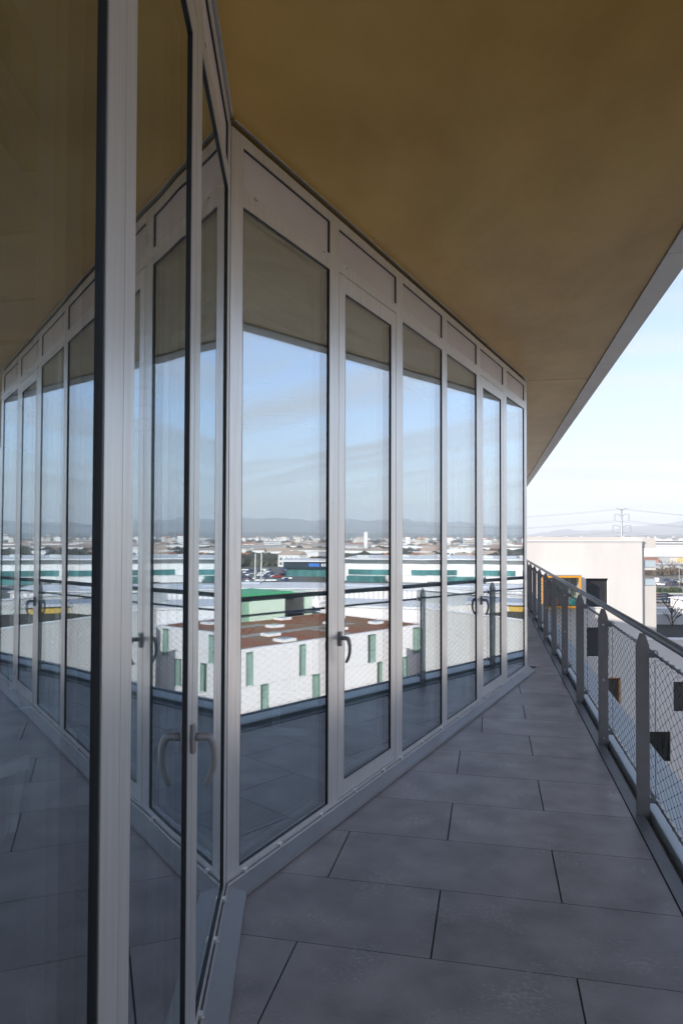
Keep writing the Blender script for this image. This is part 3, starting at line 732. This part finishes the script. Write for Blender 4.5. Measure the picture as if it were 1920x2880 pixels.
# ochre stair tower and round white volume near the facing block (seen in the panes by the end post)
tw = thing('stair_tower', 'ochre clad roof tower beside pale panels, mirrored in the end pane', 'building', PV(30.2, 62), radians(-30))
MB().box(-3.2, 3.2, 0, 4, GZ, -4.2).build('wall', 'ochre_panel', tw)
MB().box(-3.5, 3.5, -.3, 4.3, -4.19, -3.95).build('roof', 'roof_blue', tw)
MB().box(-6.5, -3.21, .5, 3.5, GZ, -4.4).build('side_panel', 'cladding_grey', tw)
MB().box(3.21, 6.5, .5, 3.5, GZ, -4.9).build('side_panel', 'facade_white', tw)
cv = thing('curved_building', 'low white building with a curved roof edge, mirrored in glass', 'building', PV(35, 78), radians(-35))
pl = [(-14, 8)] + [(-14 + 28*k/12, 1.8*(1-(2*k/12-1)**2)*-1) for k in range(13)] + [(14, 8)]
m = MB(); m.prism(pl, GZ, -6.2); m.build('wall', 'facade_white', cv)
m = MB(); m.prism([(x*1.02, y*1.02-.1) for x, y in pl], -6.19, -5.95); m.build('roof', 'roof_white', cv)

# shopping mall: long, with bands of teal glass
mall = thing('shopping_mall', 'very long white mall with teal glass bands, mirrored in the glass', 'building', PV(36, 292), radians(-36))
m = MB(); m.box(-92, 38, 0, 60, GZ, -7.3); m.build('wall', 'roof_white', mall)
m = MB(); m.box(-92, 38, -4, 60, -7.29, -6.9); m.build('roof', 'roof_white', mall)
for k in range(4):
    m = MB(); m.box(14-k*24, 36-k*24-(k%3)*3, -.3, -.001, -13.8, -11.6); m.build('glass_band', 'teal_glass', mall)
for k in range(3):
    m = MB(); m.box(20-k*40, 36-k*40, -8, -.31, GZ, -14.1); m.build('entrance', 'teal_glass', mall)
    m = MB(); m.box(2-k*40, 19-k*40, -7, -.31, GZ, -13.9); m.build('entrance_wall', 'house_white', mall)
for k in range(7):
    m = MB(); a = 28-k*17.5; m.box(a, a+5, 8+(k % 3)*9, 11+(k % 3)*9, -6.89, -5.7); m.build('roof_unit', 'cladding_grey', mall)
cf = thing('glass_store', 'dark banded teal glass store with a blue and white rooftop sign, mirrored in glass', 'building', PV(45.6, 322), radians(-45))
MB().box(-9, 15, 0, 30, GZ, -12.6).build('glass_wall', 'teal_glass', cf)
MB().box(-15, 15, 2, 30, GZ, -14.2).build('glass_base', 'teal_glass', cf)
MB().box(-10.5, 16, -2, 31, -12.59, -9.6).build('sign_band', 'dark_band', cf)
MB().box(-12, 17, -3, 32, -9.59, -9.0).build('roof', 'roof_white', cf)
m = MB()
for k in range(7): m.box(-9.2+k*1.05, -8.5+k*1.05, -2.2, -2.01, -11.7+(.0 if k else -.2), -10.4)
m.build('sign_letters', 'sign_white', cf)
m = MB()
for k in range(4): m.box(-1.4+k*1.25, -.4+k*1.25, -2.2, -2.01, -11.8, -10.3)
m.build('sign_letters', 'sign_blue', cf)
ch = thing('chimney', 'tall slim white chimney rising above the mirrored town', 'chimney', PV(41.62, 660, GZ))
m = MB(); m.tube([(0, 0, 0), (0, 0, 24.5)], [2.1, 1.7], seg=20); m.build('shaft', 'house_white', ch)
m = MB(); m.tube([(0, 0, 24.5), (0, 0, 25.3)], 1.95, seg=20); m.build('rim', 'cladding_grey', ch)

# ------------------------------------------------------------------ pylon and power lines
def at(u, D, z):       # across / away from the camera axis
    return Vector((u*cy - D*sy, u*sy + D*cy, z))
PD, PU = 380.0, 380*.4074
pyl = thing('pylon', 'grey tubular power pylon with curved arms above the roof', 'pylon', at(PU, PD, GZ), YAW)
PT = 18.3 - GZ
m = MB(); m.tube([(0, 0, 0), (0, 0, PT*.5), (0, 0, PT)], [.75, .52, .33], seg=10); m.build('mast', 'pylon', pyl)
tips = []
for (zz, hw, ins) in ((PT-.1, 3.1, 0), (PT-3.2, 4.0, 3.4), (PT-9.4, 4.9, 3.4), (PT-15.3, 4.2, 3.4)):
    for sg in (-1, 1):
        m = MB(); m.tube([(0, 0, zz-.9), (sg*hw*.35, 0, zz-.15), (sg*hw*.7, 0, zz+.35), (sg*hw, 0, zz+.3), (sg*(hw+.12), 0, zz-.3)], [.2, .16, .13, .11, .09], seg=6)
        arm = m.build('arm', 'pylon', pyl)
        if ins:
            i_ = MB(); x = sg*(hw-.1)
            i_.tube([(x-.36, 0, zz-.3), (x-.36, 0, zz-ins+.4), (x, 0, zz-ins), (x+.36, 0, zz-ins+.4), (x+.36, 0, zz-.3), (x, 0, zz+.25), (x-.36, 0, zz-.3)], .10, seg=5)
            i_.build('insulator', 'insulator', arm)
        tips.append((sg*hw, zz - ins, sg))
def cable(p0, p1, sag, label):
    pts = []
    for k in range(33):
        t = k/32; q = p0.lerp(p1, t); q.z -= sag*4*t*(1-t); pts.append(q)
    m = MB(); m.tube(pts, .055, seg=4, cap=False)
    tag(m.build('power_line', 'insulator'), label, 'power line', 'power lines strung from the pylon')
for (x, z, sg) in tips[:6]:
    lv = {0: 'top', 1: 'middle', 2: 'lower'}[tips.index((x, z, sg))//2]
    a = at(PU + x, PD, GZ + z)
    cable(a, at(PU + x - 300, PD + 120 + 20*sg, GZ + z - 2), 7.0, '%s %s power line running left from the pylon' % (lv, 'near' if sg > 0 else 'far'))
    cable(a, at(PU + x + 260, PD - 60 + 20*sg, GZ + z - 4), 7.5, '%s %s power line running right from the pylon' % (lv, 'near' if sg > 0 else 'far'))

# ------------------------------------------------------------------ trees and plants
def bare_tree_mesh(seed, H, spread=.5, levels=4, leafy=0, thick=.022, decay=.5):
    r = random.Random(seed); tr, cr_ = MB(), MB(); 
    def grow(p, d, L, rad, lv):
        n = 3; pts = [p]; q = p.copy(); dd = d.copy()
        for i in range(n):
            dd = (dd + Vector((r.uniform(-.18, .18), r.uniform(-.18, .18), r.uniform(-.02, .14)))).normalized(); q = q + dd*L/n; pts.append(q.copy())
        (tr if lv == 0 else cr_).tube(pts, [rad*(1-.45*i/n) for i in range(n+1)], seg=6 if lv < 2 else 3, cap=False)
        if lv >= levels:
            for _ in range(leafy):
                c = pts[-1] + Vector((r.uniform(-.12, .12), r.uniform(-.12, .12), r.uniform(-.1, .1)))*H*.25
                a, b = Vector((r.uniform(-1, 1), r.uniform(-1, 1), r.uniform(-1, 1))).normalized()*H*.012, Vector((r.uniform(-1, 1), r.uniform(-1, 1), r.uniform(-1, 1))).normalized()*H*.012
                cr_.quad([c-a, c-b, c+a, c+b], 1)
            return
        k = 7 if lv == 0 else r.choice((3, 4))
        for j in range(k):
            t = .35 + .65*(j+.5)/k if lv == 0 else r.uniform(.35, 1)
            b = p.lerp(pts[-1], t) if lv == 0 else pts[min(n, int(t*n)+0)]
            an = r.uniform(0, 2*pi); nd = (dd*(1-spread) + Vector((cos(an), sin(an), r.uniform(.0, .5)))*spread).normalized()
            grow(b, nd, L*r.uniform(.42, .62), rad*decay, lv+1)
    grow(Vector((0, 0, 0)), Vector((0, 0, 1)), H*.62, H*thick, 0)
    return tr.mesh('trunk', 'bark'), cr_.mesh('crown', ['twig', 'leaf_green'])
T1 = bare_tree_mesh(5, 6.5, .55, 4, 0); T2 = bare_tree_mesh(11, 7.5, .6, 3, 0); T3 = bare_tree_mesh(17, 3.6, .5, 3, 0, .016, .6)
def tree(tm, p, s, label, group=None, name='bare_tree', rz=0.0):
    o = thing(name, label, 'tree', p, rz, group); o.scale = (s, s, s)
    link('trunk', tm[0], o); link('crown', tm[1], o); return o
tree(T3, at(24.3, 50.5, -5.7), 1.0, 'leafless young tree in front of the white banded annex')
rt_ = random.Random(4)
for i, (t, D, s) in enumerate(((.477, 236, .8), (.455, 318, 1.1), (.468, 330, 1.2), (.4845, 322, 1.25), (.496, 330, 1.3), (.449, 325, 1.0), (.491, 243, .7), (.476, 335, 1.2))):
    tree((T1, T2)[i % 2], at(t*D, D, GZ), s, 'small leafless tree along the car park road', 'leafless trees by the car park', rz=rt_.uniform(0, 6))
def bush_mesh(seed, n, rx, ry, rz_, leaf=.18):
    r = random.Random(seed); m = MB()
    for _ in range(n):
        a = r.uniform(0, 2*pi); el = r.uniform(0, 1); k = r.uniform(.55, 1)
        c = Vector((cos(a)*rx*k*math.sqrt(1-el*el*.8), sin(a)*ry*k*math.sqrt(1-el*el*.8), rz_*(.12+.88*el*k)))
        u = Vector((r.uniform(-1, 1), r.uniform(-1, 1), r.uniform(-.3, 1))).normalized()*leaf; v = u.cross(Vector((r.uniform(-1, 1), r.uniform(-1, 1), r.uniform(-1, 1)))).normalized()*leaf*.8
        m.quad([c-u, c-v, c+u, c+v])
    return m
bush = bush_mesh(3, 420, 1.3, 1.0, 1.5).mesh('foliage', 'leaf_green')
bstem = MB()
for k in range(5): bstem.tube([(0, 0, 0), (.5*cos(k*1.3), .5*sin(k*1.3), .9)], [.05, .02], seg=4)
bstem = bstem.mesh('stem', 'bark')
for i in range(11):
    D = 236 + .4*(i % 3); o = thing('bush', 'clipped green bush in the row beside the car park', 'bush', at((.4565+.0032*i)*D, D, GZ), i*.7, 'green bushes beside the car park')
    o.scale = (rt_.uniform(.8, 1.2),)*3
    link('foliage', bush, o); link('stem', bstem, o)
bush2 = bush_mesh(9, 380, 2.2, 1.8, 3.0, .3).mesh('foliage', 'leaf_brown')
for i in range(13):
    D = 352 + rt_.uniform(-14, 14); o = thing('shrub', 'brown winter shrub in the belt beyond the car park', 'shrub', at((.444+.0045*i)*D, D, GZ), i*.9, 'brown winter shrubs beyond the car park')
    o.scale = (rt_.uniform(.8, 1.3),)*3
    link('foliage', bush2, o); link('stem', bstem, o)

# ------------------------------------------------------------------ car park, roads, cars
m = MB(); c = [at(60, 172, GZ+.004), at(150, 172, GZ+.004), at(190, 310, GZ+.004), at(100, 310, GZ+.004)]; m.quad(c)
tag(m.build('parking_lot', 'asphalt'), 'grey asphalt car park beyond the cream block', 'car park', kind='structure')
m = MB(); m.quad([at(60, 366, GZ+.004), at(260, 340, GZ+.004), at(260, 385, GZ+.004), at(60, 395, GZ+.004)])
tag(m.build('road', 'asphalt'), 'grey road beyond the shrubs', 'road', kind='structure')
m = MB(); m.quad([at(60, 230, GZ+.008), at(170, 228, GZ+.008), at(170, 244, GZ+.008), at(60, 245, GZ+.008)])
tag(m.build('verge', 'verge'), 'grass strip under the green bushes', 'verge', kind='structure')
m = MB()
for k in range(16): m.box(80+k*2.6, 80.12+k*2.6, 190, 194.5, GZ+.004, GZ+.012, Frame((0, 0, 0), Vector((cy, sy, 0)), Vector((-sy, cy, 0))))
m.box(60, 170, 227.2, 228, GZ, GZ+.13, Frame((0, 0, 0), Vector((cy, sy, 0)), Vector((-sy, cy, 0))))
tag(m.build('road_marking', 'white_trim'), 'white bay lines and pale kerb of the car park', 'marking', kind='structure')
def car_meshes(van=False):
    b = MB()
    if van: pr = [(-2.4, .3), (2.4, .3), (2.45, .9), (2.0, 1.15), (1.5, 1.95), (-2.4, 2.0)]
    else: pr = [(-2.0, .28), (2.0, .28), (2.05, .62), (1.85, .82), (1.05, .92), (-1.75, .95), (-2.02, .8)]
    b.prism(pr, -.86, .86, axis='d'); body = b.mesh('body', 'car_white', bevel=.07)
    g = MB()
    if van:
        lo = [g.bm.verts.new((x, y, z)) for x, y, z in ((1.49, -.74, 1.88), (1.49, .74, 1.88), (1.99, .76, 1.2), (1.99, -.76, 1.2))]
        g.bm.faces.new(lo); 
        for s_ in (-1, 1): g.quad([(.6, s_*.872, 1.2), (1.8, s_*.872, 1.2), (1.4, s_*.872, 1.8), (.6, s_*.872, 1.8)])
    else:
        lo = [(-1.72, -.78, .951), (.98, -.78, .921), (.98, .78, .921), (-1.72, .78, .951)]; hi = [(-1.25, -.62, 1.36), (.25, -.62, 1.38), (.25, .62, 1.38), (-1.25, .62, 1.36)]
        L_ = [g.bm.verts.new(p) for p in lo]; H_ = [g.bm.verts.new(p) for p in hi]
        for i in range(4): g.bm.faces.new((L_[i], L_[(i+1) % 4], H_[(i+1) % 4], H_[i]))
        g.bm.faces.new(H_)
    gl = g.mesh('window', 'car_glass')
    rf = MB()
    if not van: rf.box(-1.22, .22, -.60, .60, 1.381, 1.42)
    else: rf.box(-2.3, 1.3, -.8, .8, 2.001, 2.03)
    rf = rf.mesh('roof_panel', 'car_white', bevel=.01)
    wh = MB(); wh.tube([(0, -.09, 0), (0, .09, 0)], .31, seg=14); wh = wh.mesh('wheel', 'tyre')
    return body, gl, rf, wh
CM, VM = car_meshes(), car_meshes(True)
def car(p, rz, color, label, group=None, van=False, parts=True):
    bm_, gl, rf, wh = VM if van else CM
    o = thing('parked_van' if van else 'parked_car', label, 'van' if van else 'car', p, rz, group)
    for nm, me in (('body', bm_), ('roof_panel', rf)):
        q = link(nm, me, o); q.material_slots[0].link = 'OBJECT'; q.material_slots[0].material = M[color]
    link('window', gl, o)
    if parts:
        for sx in (-1, 1):
            for sy_ in (-1, 1):
                q = link('wheel', wh, o); q.location = (sx*1.3, sy_*.78, .31)
    return o
row = [(.4625, 195, 'car_silver', 'silver car parked nearest at the corner of the cream block'), (.4715, 197, 'car_blue', 'dark blue car beside the silver car in the car park'), (.4595, 203, 'car_black', 'black car parked behind the silver car'), (.4690, 205, 'car_black', 'second black car, right of the other black car'), (.4610, 212, 'car_red', 'red car at the back of the near parking rows'), (.4705, 214, 'car_black', 'black car right of the red car in the back row')]
for t, D, colr, lb in row: car(at(t*D, D, GZ+.006), YAW + .12, colr, lb)
for t, D, lb in ((.452, 272, 'white van half hidden behind the balcony corner'), (.4575, 286, 'white van parked further back in the car park')): car(at(t*D, D, GZ+.006), YAW + 1.2, 'car_white', lb, van=True)
for i in range(9):
    D = 268 + (i % 3)*12; car(at((.463+.0045*i)*D, D, GZ+.006), YAW + rt_.choice((.1, 1.6)), rt_.choice(('car_silver', 'car_black', 'car_white', 'car_blue')), 'distant car among those scattered over the far car park', 'cars scattered over the far car park')
# mirrored store car park
m = MB(); m.quad([P(53, 235, GZ+.004), P(53, 420, GZ+.004), P(45.5, 400, GZ+.004), P(46.4, 240, GZ+.004)])
tag(m.build('parking_lot', 'asphalt'), 'store car park mirrored in the glass', 'car park', kind='structure')
for i in range(64):
    a, D = rt_.uniform(46.9, 53), 285 + 14*(i % 8) + rt_.uniform(-2, 2)
    car(P(a, D, GZ+.006), radians(-40) + rt_.choice((0, 1.57)), rt_.choice(('car_silver', 'car_black', 'car_white', 'car_white', 'car_blue', 'car_red')), 'tiny car in the mirrored store car park', 'cars in the mirrored store car park', parts=False)

def shed(name, label, F_loc, rz, L, W, H, wallm, roofm, dots=False, strips=None, group=None):
    o = thing(name, label, 'building', F_loc, rz, group)
    MB().box(-L/2, L/2, 0, W, 0, H).build('wall', wallm, o)
    m = MB(); m.prism([(-.6, H+.02), (W+.6, H+.02), (W*.5, H+W*.035+.4)], -L/2-.6, L/2+.6, axis='a'); rf = m.build('roof', roofm, o)
    if dots:
        for k in range(18):
            for j in (0, 1):
                q = MB(); x = -L/2+4+k*(L-8)/17; y = W*(.12+.22*j); z = H + .02 + (W*.035+.4)*y/(W*.5)
                q.box(x-.8, x+.8, y-.9, y+.9, z-.1, z+.35); q.build('roof_light', 'cladding_grey', rf)
    if strips:
        for k, mt in enumerate(strips):
            q = MB(); x = -L/2 + L*(k+.2)/len(strips); q.box(x, x+L*.6/len(strips), -.12, -.001, .3, H-.6); q.build('wall_panel', mt, o)
    return o
shed('warehouse', 'long shed with white roof dotted with rooflights and yellow wall panels', at(272, 520, GZ), YAW, 100, 190, 4.8, 'house_cream', 'roof_white', True, ['yellow_panel', 'cladding_grey', 'yellow_panel', 'cladding_grey', 'yellow_panel', 'cladding_grey', 'yellow_panel'])
shed('kiosk', 'white flat sided hut with a green stripe by the car park', at(93.8, 181, GZ), YAW, 9, 6, 2.2, 'house_white', 'roof_white', False, ['white_trim', 'green_frame', 'white_trim'])
shed('low_shed', 'grey low shed beyond the road', at(196, 415, GZ), YAW, 32, 14, 2.8, 'cladding_grey', 'cladding_grey')
shed('low_shed', 'dark reddish low shed left of the yellow panelled warehouse', at(229, 512, GZ), YAW, 14, 12, 3.6, 'brick_red', 'roof_tile')
def slab_block(name, label, p, rz, L, W, H, wallm, rows=5, group=None):
    o = thing(name, label, 'apartment block', p, rz, group)
    MB().box(-L/2, L/2, 0, W, 0, H).build('wall', wallm, o)
    for k in range(rows):
        z = H*(k+.35)/rows; q = MB(); q.box(-L/2+.8, L/2-.8, -.12, -.001, z, z+H/rows*.45); q.build('window_band', 'window_strip', o)
    q = MB(); 
    for k in range(4): q.box(-L/2+L*(k+.3)/4, -L/2+L*(k+.6)/4, W*.3, W*.6, H+.01, H+2.2)
    q.build('roof_unit', wallm, o); return o
slab_block('apartment_slab', 'white slab of flats with dark window bands above the warehouse', at(425, 900, GZ), YAW, 62, 14, 16.5, 'house_white')
slab_block('apartment_slab', 'cream narrow end of flats left of the white slab', at(404, 905, GZ), YAW, 10, 14, 13, 'house_cream', 4)
lp = MB(); lp.tube([(0, 0, 0), (0, 0, 7.4), (.3, 0, 7.7), (1.1, 0, 7.75)], [.09, .06, .05, .05], seg=6); lpm = lp.mesh('pole', 'cladding_grey')
lh = MB(); lh.box(1.0, 1.7, -.12, .12, 7.66, 7.80); lhm = lh.mesh('lamp_head', 'cladding_grey')
for i, (t, D, lb) in enumerate(((.4635, 345, 'left one of two tall lamp posts beyond the car park'), (.4672, 340, 'right one of two tall lamp posts beyond the car park'), (.4905, 250, 'lamp post standing among the green bushes'))):
    o = thing('street_lamp', lb, 'street lamp', at(t*D, D, GZ), YAW + (3.1 if i == 0 else 0)); link('pole', lpm, o); link('lamp_head', lhm, o)
for i, (a, D, lb) in enumerate(((49.9, 250, 'left white mast mirrored before the car park'), (49.4, 262, 'right white mast mirrored before the car park'), (41.95, 600, 'thin grey mast mirrored beside the chimney'), (38.2, 300, 'white mast mirrored in the third bay'))):
    m = MB(); m.tube([(0, 0, 0), (0, 0, 12.5)], [.28, .16], seg=8); o = m.build('mast', 'house_white'); o.location = P(a, D, GZ); tag(o, lb, 'mast')

# ------------------------------------------------------------------ the town spread below the hills
def house_mesh(kind):
    r = random.Random(kind*13+1); L, W, H = ((10, 8, 5), (13, 9, 6.5), (9, 8, 3.5), (24, 10, 8))[kind]
    w_ = MB(); w_.box(-L/2, L/2, -W/2, W/2, 0, H)
    for sgn in (-1, 1):
        for k in range(int(L/3)):
            for z in ([1.0] if H < 4 else [1.0, H*.55]):
                x = -L/2 + 1.0 + k*3; w_.box(x, x+1.1, sgn*(W/2+.03) - .02, sgn*(W/2+.03) + .02, z, z+1.4, mi=1)
    w_ = w_.mesh('wall', [('house_cream', 'house_white', 'house_cream', 'house_white')[kind], 'window_strip'])
    rf = MB(); rf.prism([(-W/2-.4, H+.01), (W/2+.4, H+.01), (0, H+W*.22)], -L/2-.3, L/2+.3, axis='a') if kind < 3 else rf.box(-L/2-.2, L/2+.2, -W/2-.2, W/2+.2, H+.01, H+.5)
    return w_, rf.mesh('roof', ('roof_tile', 'roof_tan', 'roof_tile', 'roof_white')[kind])
HM = [house_mesh(k) for k in range(4)]
rh = random.Random(99)
KIND = ['cream house with tiled roof', 'white house with tan roof', 'low cream bungalow', 'white flat roofed block']
for i in range(230):
    az = rh.uniform(3.5, 14.5) if i % 5 == 0 else rh.uniform(26, 55)
    D = 420*math.exp(rh.uniform(0, 1.75)) if az > 20 else rh.uniform(1000, 3000)
    k = rh.choice((0, 0, 1, 1, 2, 3))
    if 36 < az < 44.2 and D < 560: continue
    o = thing(('house', 'house', 'bungalow', 'flat_block')[k], 'tiny far-off %s in the town below the hills' % KIND[k], 'house' if k < 3 else 'building', P(az, D, GZ), rh.uniform(0, 3.1), 'far-off %ss in the town' % KIND[k])
    s = rh.uniform(.8, 1.25); o.scale = (s, s, s)
    link('wall', HM[k][0], o); link('roof', HM[k][1], o)
# sheds of the trading estate
SM = []
for k in range(5):
    L, W, H = ((60, 30, 6), (90, 40, 7), (45, 25, 5), (120, 50, 8), (36, 22, 9))[k]
    w_ = MB(); w_.box(-L/2, L/2, -W/2, W/2, 0, H); w_.box(-L/2+2, L/2-2, -W/2-.1, -W/2-.01, H*.45, H*.7, mi=1)
    w_ = w_.mesh('wall', [('house_white', 'cladding_grey', 'brick_red', 'house_white', 'house_cream')[k], 'window_strip'])
    rf = MB(); rf.prism([(-W/2-.5, H+.01), (W/2+.5, H+.01), (0, H+1.4)], -L/2-.5, L/2+.5, axis='a'); rf = rf.mesh('roof', ('roof_white', 'cladding_grey', 'roof_tan', 'roof_tan', 'cladding_grey')[k])
    SM.append((w_, rf))
SK = ['white', 'grey walled', 'brick red', 'very long white', 'tall cream']
for i in range(46):
    az = rh.uniform(26, 56) if i > 8 else rh.uniform(2, 12); D = 560*math.exp(rh.uniform(0, 1.4)); k = rh.randrange(5)
    if 36 < az < 47.5 and D < 470: D += 350
    if az < 20: D = rh.uniform(1900, 3400)
    o = thing('warehouse', 'far-off %s shed in the mirrored trading estate' % SK[k] if az > 20 else 'far-off %s shed below the hills' % SK[k], 'building', P(az, D, GZ), radians(-az) + rh.uniform(-.5, .5), 'far-off %s sheds' % SK[k])
    link('wall', SM[k][0], o); link('roof', SM[k][1], o)
slab_block('apartment_slab', 'long white slab of flats mirrored below the hills', P(46.5, 1500, GZ), radians(-46), 58, 14, 12, 'house_cream', 4)
slab_block('apartment_slab', 'square white tower block mirrored at the left', P(49.1, 1050, GZ), radians(-48), 22, 14, 14, 'house_white', 5)
slab_block('apartment_slab', 'cream slab of flats mirrored above the mall', P(38.5, 1700, GZ), radians(-40), 70, 14, 13, 'house_cream', 5)
slab_block('apartment_slab', 'pink slab of flats mirrored near the end post', P(31.5, 1300, GZ), radians(-30), 90, 14, 15, 'house_cream', 5)
# the rest of the town: uncountable specks
m = MB()
for i in range(2600):
    az = rh.uniform(24, 58) if i % 4 else rh.uniform(0, 16); D = rh.uniform(1100, 4600)
    p = P(az, D, GZ); s = rh.uniform(5, 11); h = rh.uniform(4, 9) + (0 if rh.random() < .93 else 12); a = rh.uniform(0, 3)
    zz = 0 if D < 3700 else (D-3700)*.022
    F = Frame((p.x, p.y, GZ + zz), (cos(a), sin(a), 0), (-sin(a), cos(a), 0)); mi = rh.choice((0, 0, 1))
    m.box(-s, s, -s*.6, s*.6, -1, h, F, mi); m.prism([(-s*.65, h+.02), (s*.65, h+.02), (0, h+2.2)], -s*1.03, s*1.03, F, axis='a', mi=rh.choice((2, 2, 3)))
tag(m.build('far_town', ['house_white', 'house_cream', 'roof_tile', 'roof_tan']), 'dense far-off spread of pale houses reaching to the hills', 'town', kind='stuff')
m = MB()
for i in range(4200):
    az = rh.uniform(22, 60) if i % 4 else rh.uniform(0, 17); D = 430*math.exp(rh.uniform(0, 2.35))
    if 35 < az < 47.5 and D < 560: continue
    if az < 20 and D < 780: continue
    n = rh.randrange(1, 4); c = P(az, D, GZ)
    zz = 0 if D < 3700 else (D-3700)*.022
    sz = rh.uniform(2.5, 5.0)*(1 if D < 1500 else 1.6)
    m.blob((c.x, c.y, GZ + zz + sz*.7), sz, 1, .3, sq=(rh.uniform(1, 2.4), rh.uniform(1, 2.4), 1))
tag(m.build('woodland', 'woods'), 'dark winter woods scattered through the far-off town', 'woods', kind='stuff')
m = MB()
for i in range(260):
    t = rh.random(); az = 33.5 + 6.5*t if i % 3 else rh.uniform(44.5, 53); D = (600 if i % 3 else 470) + rh.uniform(-35, 35); c = P(az, D, GZ); sz = rh.uniform(2.2, 4.2)
    m.blob((c.x, c.y, GZ + sz*.6), sz, 2, .3, sq=(1.4, 1.4, 1))
tag(m.build('tree_belt', 'woods'), 'dark belt of bare trees mirrored beyond the mall', 'trees', kind='stuff')
m = MB(); m.quad([P(60, 130, GZ+.004), P(60, 236, GZ+.004), P(44, 250, GZ+.004), P(44, 130, GZ+.004)])
tag(m.build('verge', 'verge'), 'green verge mirrored before the store car park', 'verge', kind='structure')

# ------------------------------------------------------------------ air
hz = bpy.data.materials.new('haze'); hz.use_nodes = True; t = hz.node_tree; t.nodes.clear()
o_ = N(t, 'ShaderNodeOutputMaterial'); v_ = N(t, 'ShaderNodeVolumePrincipled'); v_.inputs['Density'].default_value = 2.0e-4
v_.inputs['Color'].default_value = (0.90, 0.95, 1.0, 1); v_.inputs['Anisotropy'].default_value = 0.0
t.links.new(v_.outputs[0], o_.inputs['Volume']); M['haze'] = hz
m = MB(); m.box(-8400, 8400, -8400, 8400, GZ-1.5, 330)
HZ = tag(m.build('haze', 'haze'), 'pale blue haze fading the far hills', 'haze', kind='stuff')
